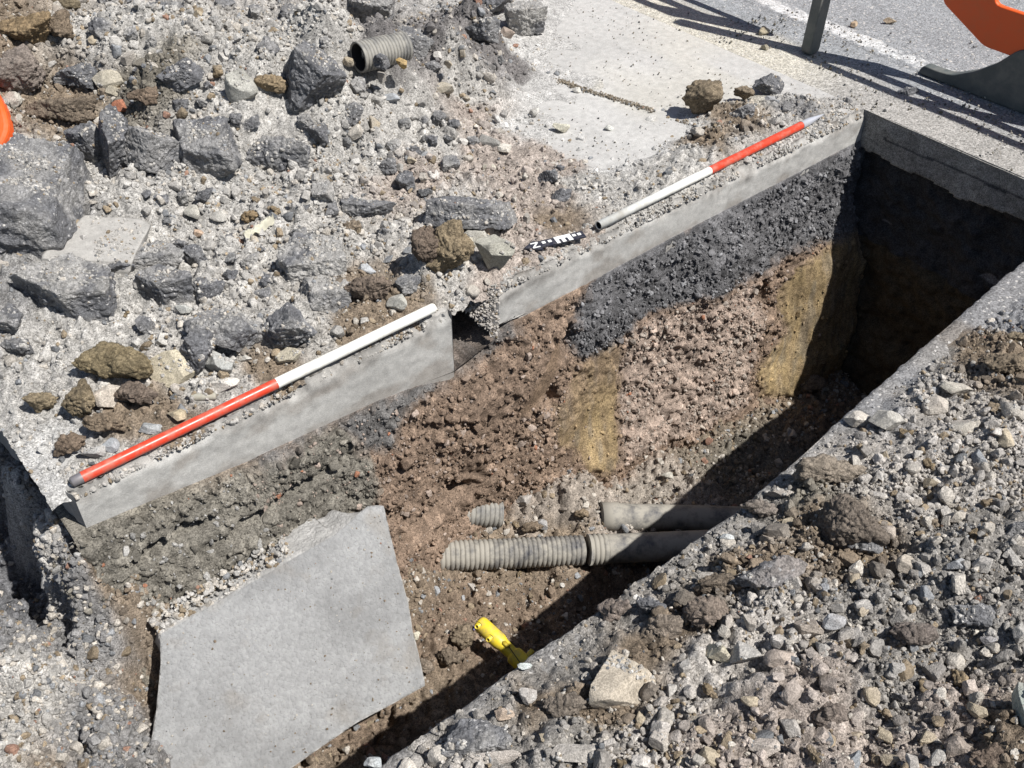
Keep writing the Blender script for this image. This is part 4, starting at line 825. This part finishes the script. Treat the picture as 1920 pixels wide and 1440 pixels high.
# medium stones, each an object of its own, in three places
rs = np.random.RandomState(21)
KINDS = [('pale grey', (.38, .36, .33), 'stone', 'chunk'), ('buff', (.4, .34, .25), 'stone', 'chunk'), ('dark grey', (.13, .13, .13), 'tarmac', 'chunk'), ('brown earthy', (.2, .155, .1), 'clod', 'clod'), ('bluish grey', (.27, .28, .29), 'stone', 'chunk'), ('dusty flat', (.35, .32, .28), 'stone', 'slab')]
AREAS = [('N', 62, (0, 1000, 0, 780), (.35, .15, .22, .12, .08, .08), 'lying in the heap behind the nearer ranging rod', (.028, .05)),
         ('S', 62, (900, 1920, 620, 1440), (.36, .2, .08, .24, .08, .04), 'lying in the near spoil heap', (.026, .045)), ('F', 16, (740, 1400, 880, 1180), (.4, .15, .05, .3, .05, .05), 'lying on the lit trench floor by the pipes', (.02, .034))]
for reg, cnt, bx_, pr, where, (sa, sb_) in AREAS:
    got = tries = 0
    while got < cnt and tries < 4000:
        tries += 1; px, py = rs.uniform(bx_[0], bx_[1]), rs.uniform(bx_[2], bx_[3]); p = hit(px, py, reg)
        if reg == 'N' and (p[1] < .08 or n_map(p[:1], p[1:2])[1][0] < .8): continue
        if reg == 'S' and (p[1] > -1.0 or s_map(p[:1], p[1:2])[1][0] < .7): continue
        if reg == 'F' and not (-.45 < p[1] < -.1): continue
        dist = float((p - CAM) @ (R @ [0, 0, 1])); s = rs.uniform(sa, sb_); wp = s * F / dist
        if any((px - a) ** 2 + (py - b) ** 2 < (c + wp * .6) ** 2 for a, b, c in USED): continue
        kk = rs.choice(6, p=np.array(pr) / sum(pr)); nm, col, mk, kd = KINDS[kk]; size = 'small' if s < (sa + sb_) / 2 else 'fist sized'
        rock('rubble_stone', px, py, wp, wp * rs.uniform(.65, 1.), kd, mk, np.array(col) * rs.uniform(.85, 1.15), '%s %s stone %s' % (size, nm, where), 'stone', reg=reg, flat=rs.uniform(.5, .9),
             dust=.2 if reg == 'N' else .15, seed=3000 + tries, yaw=rs.uniform(0, 6), group='%s %s stones %s' % (size, nm, where), sub=3, dustcol=G if reg == 'N' else K)
        got += 1

got = 0; tries = 0
while got < 62 and tries < 4000:
    tries += 1; px, py = rs.uniform(0, 900), rs.uniform(0, 690); p = hit(px, py, 'N'); dist = float((p - CAM) @ (R @ [0, 0, 1])); s = rs.uniform(.035, .085) ; wp = s * F / dist
    if p[1] < .12 or n_map(p[:1], p[1:2])[1][0] < .75 or any((px - a) ** 2 + (py - b) ** 2 < (c + wp * .35) ** 2 for a, b, c in USED): continue
    dusty = rs.rand() < .6; big_ = s > .06; lab = '%s %s lump of broken tarmac among the gravel of the heap' % ('larger' if big_ else 'smaller', 'dust covered' if dusty else 'bare dark')
    rock('tarmac_chunk', px, py, wp, wp * rs.uniform(.55, .95), 'slab' if rs.rand() < .6 else 'chunk', 'tarmac', D, lab, 'tarmac chunk', reg='N', flat=rs.uniform(.4, .8), dust=.42 if dusty else .12, seed=6000 + tries, yaw=rs.uniform(0, 6), tilt=(rs.uniform(-15, 15), rs.uniform(-15, 15)), group=lab, sub=4)
    got += 1

# ------------------------------------------------------------------ tubes, rods and pipes
def lathe(prof, n=28, ca=None):
    """prof: (distance along x, radius) -> mesh arrays"""
    a = np.arange(n) * 2 * np.pi / n; V = np.concatenate([np.stack([np.full(n, x), r * np.cos(a), r * np.sin(a)], 1) for x, r in prof]); m = len(prof)
    i, j = np.meshgrid(np.arange(m - 1), np.arange(n), indexing='ij'); j2 = (j + 1) % n
    Fc = np.stack([i * n + j, i * n + j2, (i + 1) * n + j2, (i + 1) * n + j], -1).reshape(-1, 4)
    return V, Fc
def axis_mat(p, q, roll=0.):
    x = (q - p) / np.linalg.norm(q - p); y = np.cross([0, 0, 1.], x); y /= np.linalg.norm(y); z = np.cross(x, y)
    return Matrix(((x[0], y[0], z[0], p[0]), (x[1], y[1], z[1], p[1]), (x[2], y[2], z[2], p[2]), (0, 0, 0, 1)))
M_RED = plain_mat('red_paint', (.62, .055, .025), .33, dirt=(.4, .16, .11), dscale=35, damt=.75)
M_WHITE = plain_mat('white_paint', (.82, .81, .75), .4, dirt=(.45, .4, .32), dscale=18, damt=.6)
M_TIP = plain_mat('steel', (.55, .57, .62), .35, .35, dirt=(.3, .28, .26), dscale=80, damt=.3)
M_DTIP = plain_mat('dull_steel', (.2, .19, .2), .5, .3, dirt=(.25, .22, .2), dscale=80)
M_BLACK = plain_mat('black_hole', (.02, .02, .02), .8)
def ranging_rod(p, q, segs, label):
    L = np.linalg.norm(q - p); o = empty('ranging_rod', p, label, 'ranging rod', 'ranging rods along the edge of the slab'); o.matrix_world = axis_mat(p, q)
    for nm, prof, mt in segs:
        V, Fc = lathe(prof, 32); c = link(nm, mesh(nm, V, Fc), mt, o)
    return o
r_ = .0138
pa = bp(133, 905, .015); pb = bp(815, 576, .03); L = np.linalg.norm(pb - pa)
ranging_rod(pa, pb, [('metal_cap', [(-.0, 0), (-.001, .008), (.001, .0105), (.003, .0125), (.026, .0135), (.028, .0135)], M_DTIP),
    ('red_band', [(.026, r_), (.27, r_ - .0003), (L * .52, r_)], M_RED), ('white_band', [(L * .52, r_ + .0003), (L - .012, r_), (L - .004, r_ - .0004), (L, r_ - .003), (L + .001, 0)], M_WHITE)],
    'red and white ranging rod nearest the camera, its dark cap by the slab corner')
pa = bp(1122, 423, .026); pb = bp(1545, 214, .022); L = np.linalg.norm(pb - pa); l1 = np.linalg.norm(bp(1330, 320, .024) - pa); l2 = np.linalg.norm(bp(1502, 235, .023) - pa)
ranging_rod(pa, pb, [('white_band', [(.05, 0), (.05, r_ * .8), (.001, r_ * .82), (0, r_), (l1, r_)], M_WHITE), ('red_band', [(l1, r_ + .0003), (l2, r_ + .0003)], M_RED), ('socket', [(.002, r_ * .8), (.045, r_ * .78), (.046, 0)], M_BLACK),
    ('metal_spike', [(l2, r_ + .0012), (l2 + .004, r_ + .001), (l2 + .005, r_), (l2 + .045, r_ - .0008), (L - .02, .004), (L, .0008), (L, 0)], M_TIP)],
    'red and white ranging rod lying farther away with a bright steel spike at its end')

# north arrow scale
t0 = bp(982, 465, .026); t1 = bp(1095, 438, .028); AL = np.linalg.norm(t1 - t0)
xa = (t1 - t0) / AL; ya = np.cross([0, 0, 1.], xa); ya /= np.linalg.norm(ya); za = np.cross(xa, ya)
arrow = empty('north_arrow', t0, 'black arrow shaped scale with white squares and letter N pointing left', 'north arrow')
arrow.matrix_world = Matrix(((xa[0], ya[0], za[0], t0[0]), (xa[1], ya[1], za[1], t0[1]), (xa[2], ya[2], za[2], t0[2]), (0, 0, 0, 1)))
def prism(poly, z0, z1, sc=1.):
    n = len(poly); V = [(x * sc, y * sc, z0) for x, y in poly] + [(x * sc, y * sc, z1) for x, y in poly]
    return V, [tuple(range(n))[::-1], tuple(range(n, 2 * n))] + [(i, (i + 1) % n, n + (i + 1) % n, n + i) for i in range(n)]
M_ABLK = plain_mat('black_plastic', (.022, .023, .035), .35, dirt=(.16, .15, .14), dscale=90, damt=.5); M_AWHT = plain_mat('white_print', (.75, .75, .72), .5)
V, Fc = prism([(0, 0), (.27, -.165), (.25, -.085), (1, -.085), (1, .085), (.25, .085), (.27, .165)], -.004, .0, AL)
link('arrow_body', mesh('arrow_body', V, Fc, smooth=False), M_ABLK, arrow)
sy = -1.   # the upper row of marks is on the far side
def mark(name, polys):
    V, Fs = [], []
    for poly in polys:
        v, f = prism(poly, -.001, .0006, AL); k = len(V); V += v; Fs += [tuple(a + k for a in q) for q in f]
    link(name, mesh(name, V, Fs, smooth=False), M_AWHT, arrow)
def rect(a, b, c, d): return [(a, c), (b, c), (b, d), (a, d)]
mark('letter_n', [rect(.13, .25, .045, .07), rect(.13, .25, -.07, -.045), [(.13, -.045), (.165, -.045), (.25, .045), (.215, .045)]])
for a in (.335, .435, .84, .925): mark('white_square', [rect(a - .028, a + .028, -.01, .048)])
mark('scale_block', [rect(.52, .79, .01, .085), rect(.52, .575, -.085, .01), rect(.615, .675, -.085, .01), rect(.72, .79, -.085, .01)])

# ribbed and smooth ducts
M_PIPE = plain_mat('dusty_black_plastic', (.04, .042, .052), .55, dirt=(.3, .28, .24), dscale=14, damt=1., bump=.001)
M_PIPE2 = plain_mat('dusty_grey_plastic', (.1, .1, .1), .55, dirt=(.3, .285, .25), dscale=22, damt=.9, bump=.001)
for mt in (M_PIPE, M_PIPE2):
    for n_ in mt.node_tree.nodes:
        if n_.type == 'MAP_RANGE' and abs(n_.inputs[2].default_value - .68) < .01: n_.inputs[1].default_value = .32; n_.inputs[2].default_value = .55
def ribs(x0, x1, r, pitch=.0155, dep=.004, jit=0):
    p = []; x = x0
    while x < x1:
        k = pitch; p += [(x, r), (x + k * .55, r), (x + k * .66, r - dep * .8), (x + k * .78, r - dep), (x + k * .9, r - dep * .6)]; x += k
    return p
def duct(name, p, q, parts, label, group=None):
    o = empty(name, p, label, 'duct', group); o.matrix_world = axis_mat(p, q)
    for nm, prof, mt in parts:
        V, Fc = lathe(prof, 48); V = V + .0012 * np.stack([fbm3(V, .03, 2, 5), fbm3(V, .03, 2, 6), fbm3(V, .03, 2, 7)], 1)
        link(nm, mesh(nm, V, Fc, smooth=True), mt, o)
    return o
p = bp(770, 1046, -.835); q = bp(1390, 1018, -.925); L = np.linalg.norm(q - p); lb = np.linalg.norm(bp(1103, 1032, -.885) - p)
duct('lower_duct', p, q, [('ribbed_pipe', ribs(0, lb - .022, .049) + [(lb - .012, .03)], M_PIPE), ('coupler', [(lb - .001, 0), (lb - .001, .046), (lb, .051)] + ribs(lb, lb + .06, .051) + [(lb + .062, .049)], M_PIPE), ('smooth_pipe', [(lb + .055, .048), (lb + .3, .048), (lb + .6, .048), (L + .4, .048)], M_PIPE)],
     'long dusty duct across the trench, ribbed then smooth, with a gap at its joint', 'ducts crossing the trench')
p = bp(800, 960, -.77); q = bp(1390, 974, -.975); L = np.linalg.norm(q - p); la = np.linalg.norm(bp(935, 958, -.81) - p); lc = np.linalg.norm(bp(1122, 950, -.87) - p)
duct('upper_duct', p, q, [('ribbed_pipe', ribs(0, la, .045) + [(la, .02)], M_PIPE2), ('smooth_pipe', [(lc, 0), (lc, .048), (lc + .06, .048), (lc + .064, .045), (L, .045), (L + .4, .045)], M_PIPE)],
     'half buried duct behind the long one, only short lengths of it showing', 'ducts crossing the trench')
b0 = hit(672, 118, 'N'); ax = np.array([*RIGHT, 0.]); ax = rotz(math.radians(38)) @ ax; ax[2] = -.05; ax /= np.linalg.norm(ax); pp = b0 + np.array([0, 0, .018])
dd = float((b0 - CAM) @ (R @ [0, 0, 1])); PL = 100 / F * dd; PR = 29 / F * dd
rim = [(.05, PR * .84), (.004, PR * .86), (0, PR * .9), (0, PR)]
pf = duct('pipe_offcut', pp, pp + ax * .1, [('ribbed_wall', rim + ribs(.003, PL, PR, .012, .004), M_PIPE2), ('inner_wall', [(PL * .95, PR * .82), (.006, PR * .82), (.002, PR * .84)], M_BLACK)], 'short cut length of grey ribbed pipe with its dark open end on the heap')
pf['category'] = 'pipe'

# yellow gas fitting
M_YEL = plain_mat('yellow_plastic', (.7, .54, .03), .42, dirt=(.36, .28, .12), dscale=45, damt=.8)
M_BLU = plain_mat('blue_plastic', (.2, .2, .42), .5)
p = bp(897, 1166, -.79); q = bp(1000, 1262, -.84); L = np.linalg.norm(q - p)
fit = empty('gas_fitting', p, 'bright yellow plastic pipe fitting with capped studs at the bottom of the trench', 'pipe fitting'); fit.matrix_world = axis_mat(p, q)
fr = .024
def addp(nm, V, Fc, mt, M=None, par=None):
    o = link(nm, mesh(nm, V, Fc), mt, par or fit)
    if M is not None: o.matrix_local = M
    return o
V, Fc = lathe([(0, 0), (-.001, fr * .6), (.003, fr * .9), (.010, fr), (.085, fr * 1.02), (.095, fr * .9), (.10, fr * .82), (.14, fr * .8)], 32); addp('end_cap', V, Fc, M_YEL)
V, Fc = lathe([(.135, fr * .8), (.14, fr * 1.05), (.145, fr * 1.12), (.3, fr * 1.15), (.5, fr * 1.15)], 32); addp('sleeve', V, Fc, M_YEL)
def stud(x, ang, h, r, tilt=0.):
    V, Fc = lathe([(0, r * 1.5), (.002, r * 1.5), (.0025, r), (h, r), (h, r * .62), (h - .004, r * .6), (h - .004, 0)], 20)
    M = Matrix.Translation((x, 0, 0)) @ Matrix.Rotation(ang, 4, 'X') @ Matrix.Translation((0, 0, fr * .85)) @ Matrix.Rotation(-math.pi / 2, 4, 'Y')
    s_o = addp('stud', V, Fc, M_YEL, M); V, Fc = lathe([(.0, r * 1.62), (.0012, r * 1.7), (.0024, r * 1.62)], 24); addp('seal_ring', V, Fc, M_BLACK, None, s_o)
    V, Fc = lathe([(h - .0035, 0), (h - .0036, r * .35), (h - .0032, r * .35), (h - .0030, 0)], 12); addp('stud_pin', V, Fc, M_BLACK, None, s_o)
stud(.012, .9, .012, .0075); stud(.062, 1.05, .014, .0075); stud(.175, -.95, .026, .0075); stud(.27, -1.0, .026, .0075)
V, Fc = prism([(.095, -.004), (.1, -.009), (.118, -.009), (.124, -.003), (.118, .004), (.1, .004)], fr * .9, fr * .96); addp('label_tag', V, Fc, plain_mat('tag', (.4, .3, .02), .6))
V, Fc = lathe([(0, .0012), (.062, .0012)], 8); addp('tether', V, Fc, M_BLACK, Matrix.Translation((.12, -.003, fr * .98)) @ Matrix.Rotation(-.25, 4, 'Z') @ Matrix.Rotation(-.06, 4, 'Y'))
c = hit(889, 1184, 'F'); V, Fc = lathe([(0, .006), (.012, .006), (.012, .003), (.004, .003), (.004, 0)], 16)
o = link('bottle_cap', mesh('bottle_cap', V, Fc), M_BLU); o.matrix_world = Matrix.Translation((c[0], c[1], c[2] + .012)) @ Matrix.Rotation(-1.1, 4, 'Y'); tag(o, 'tiny blue plastic cap beside the yellow fitting', 'plastic cap')

# pale clay pipe stem and torn plastic sheet
c = hit(374, 746, 'N'); V, Fc = lathe([(0, 0), (0, .0085), (.002, .0095), (.055, .0092), (.06, .008), (.06, 0)], 20); V = V + .0006 * fbm3(V, .01, 2, 3)[:, None]
o = link('clay_tube', mesh('clay_tube', V, Fc), plain_mat('fired_clay', (.36, .35, .29), .8, dirt=(.25, .2, .14), dscale=60)); o.matrix_world = Matrix.Translation((c[0] - .02, c[1], c[2] + .012)) @ Matrix.Rotation(YAW + .1, 4, 'Z')
tag(o, 'short pale grey round tube beside the crumbly white lump and the red rod', 'tube')
c = hit(488, 438, 'N'); us = np.linspace(-.5, .5, 36); vs = np.linspace(-.5, .5, 16); UU, VV_ = np.meshgrid(us, vs, indexing='ij')
wd = .034 * (1 - .75 * np.clip(UU + .1, 0, 1)) * (1 + .25 * fbm2(UU, UU * 0, .6, 2, 9)); P = np.stack([UU * .1, VV_ * wd + .03 * UU, .03 * np.abs(fbm2(UU, VV_ * .5, .3, 3, 12)) + .01 * np.cos(VV_ * 5) + .01 * UU], -1).reshape(-1, 3)
P = P @ rotz(YAW + .55).T; top = P + [0, 0, .0012]; k = len(P); fg = gridf(36, 16)
o = link('torn_sheet', mesh('torn_sheet', np.r_[P, top], np.r_[fg[:, ::-1], fg + k]), plain_mat('yellowed_plastic', (.46, .44, .34), .6, dirt=(.36, .33, .27), dscale=50)); o.location = (c[0], c[1], c[2] + .015)
tag(o, 'crumpled torn yellowish plastic sheet lying on the dusty heap', 'plastic sheet')

# ------------------------------------------------------------------ barriers
M_ORG = plain_mat('orange_plastic', (.75, .10, .012), .42, dirt=(.5, .16, .06), dscale=12, damt=.35)
M_FOOT = plain_mat('grey_rubber', (.085, .095, .09), .6, dirt=(.2, .19, .17), dscale=16, damt=.6, bump=.0008)
def rounded(poly, r=.03, n=4):
    out = []; k = len(poly)
    for i in range(k):
        a, b, c = np.array(poly[i - 1], float), np.array(poly[i], float), np.array(poly[(i + 1) % k], float)
        d1 = (a - b); d2 = (c - b); l = min(r, np.linalg.norm(d1) * .4, np.linalg.norm(d2) * .4); p1 = b + d1 / np.linalg.norm(d1) * l; p2 = b + d2 / np.linalg.norm(d2) * l
        for t in np.linspace(0, 1, n + 1): out.append(tuple((1 - t) ** 2 * p1 + 2 * t * (1 - t) * b + t * t * p2))
    return out
def holed(name, outer, holes, th, mat, par, bev=.004):
    cu = bpy.data.curves.new(name, 'CURVE'); cu.dimensions = '2D'; cu.fill_mode = 'BOTH'; cu.extrude = th / 2 - bev; cu.bevel_depth = bev; cu.bevel_resolution = 2
    for poly in [outer] + holes:
        s = cu.splines.new('POLY'); s.points.add(len(poly) - 1)
        for i, (a, b) in enumerate(poly): s.points[i].co = (a, b, 0, 1)
        s.use_cyclic_u = True
    tmp = bpy.data.objects.new(name + '_c', cu); COL.objects.link(tmp); dg = bpy.context.evaluated_depsgraph_get(); me = bpy.data.meshes.new_from_object(tmp.evaluated_get(dg)); bpy.data.objects.remove(tmp)
    me.name = name; me.materials.clear(); o = link(name, me, mat, par); me.polygons.foreach_set('use_smooth', np.zeros(len(me.polygons), bool))
    return o
BASIS = Matrix(((0, 0, 1, 0), (1, 0, 0, 0), (0, 1, 0, 0), (0, 0, 0, 1)))     # local x -> world y, local y -> up, local z -> world x
def barrier(x, ya_, yb_, label, panel_lo, feet, cham=(.0, .0), lean=0.):
    root = empty('road_barrier', (x, ya_, 0), label, 'barrier', 'orange road barriers beyond the end of the trench')
    root.rotation_euler = (0, lean, 0)
    s_ = -1 if yb_ < ya_ else 1; L = abs(yb_ - ya_)
    def M(): return BASIS
    outer = rounded([(0, panel_lo + cham[1]), (cham[0] * s_, panel_lo), (s_ * L, panel_lo), (s_ * L, 1.0), (0, 1.0)], .02)
    holes = []
    nsl = 3; wsl = (L - .3) / nsl
    for row in (.32, .66):
        for k in range(nsl):
            a = .15 + k * wsl + .03; b = a + wsl - .06; q = rounded([(s_ * a, row), (s_ * b, row), (s_ * b, row + .24), (s_ * a, row + .24)], .04); holes.append(q)
    o = holed('panel', outer, holes, .024, M_ORG, root, .006); o.matrix_local = M()
    for yf, poly in feet:
        f = holed('foot', rounded(poly, .02), [], .045, M_FOOT, root, .005); f.matrix_local = Matrix.Translation((0, 0, 0)) @ (BASIS if yf is None else Matrix.Translation((0, yf, 0)) @ Matrix(((1, 0, 0, 0), (0, 0, 1, 0), (0, 1, 0, 0), (0, 0, 0, 1))))
    return root
# right-hand barrier: its panel bottom corner is chamfered, foot folded along the panel
ft = [(0.015, .004), (.0, .03), (-.06, .028), (-.12, .034), (-.2, .075), (-.27, .13), (-.33, .2), (-.42, .24), (-.7, .24), (-.75, .02), (-.6, .004)]
ft = [(a + .0, b) for a, b in ft]
barrier(3.395, .05, -1.75, 'orange plastic barrier at the right edge with its grey foot turned along the panel', .18, [(None, ft)], cham=(.2, .1))
# left barrier: only its grey edge-on foot and strut reach into the picture
po = [(-.05, .004), (.06, .004), (.075, .2), (.09, .6), (-.03, .6), (-.04, .2)]
st_ = [(.05, .06), (.32, .06), (.34, .1), (.2, .14), (.1, .3), (.05, .3)]
barrier(3.30, .46, 2.5, 'orange plastic barrier above the clean slab, only its grey leg reaching down into view', .26, [(-.01, [(-.13, .004), (-.075, .004), (-.06, .3), (-.03, .9), (-.08, .9), (-.11, .3)])], cham=(.1, .06))
# orange plastic under the clods at the left edge
b = bp(8, 205, .30); root = tag(bpy.data.objects.new('fallen_barrier', None), 'orange plastic barrier lying under clods and only just showing at the left edge', 'barrier'); COL.objects.link(root); root.location = b
o = holed('panel', rounded([(-.9, -.5), (-.9, .3), (-.05, .1), (.012, .02), (.045, -.075), (.0, -.16)], .05), [], .05, M_ORG, root, .012); o.rotation_euler = (math.radians(35), 0, YAW); o.location = (-.02, 0, .0)
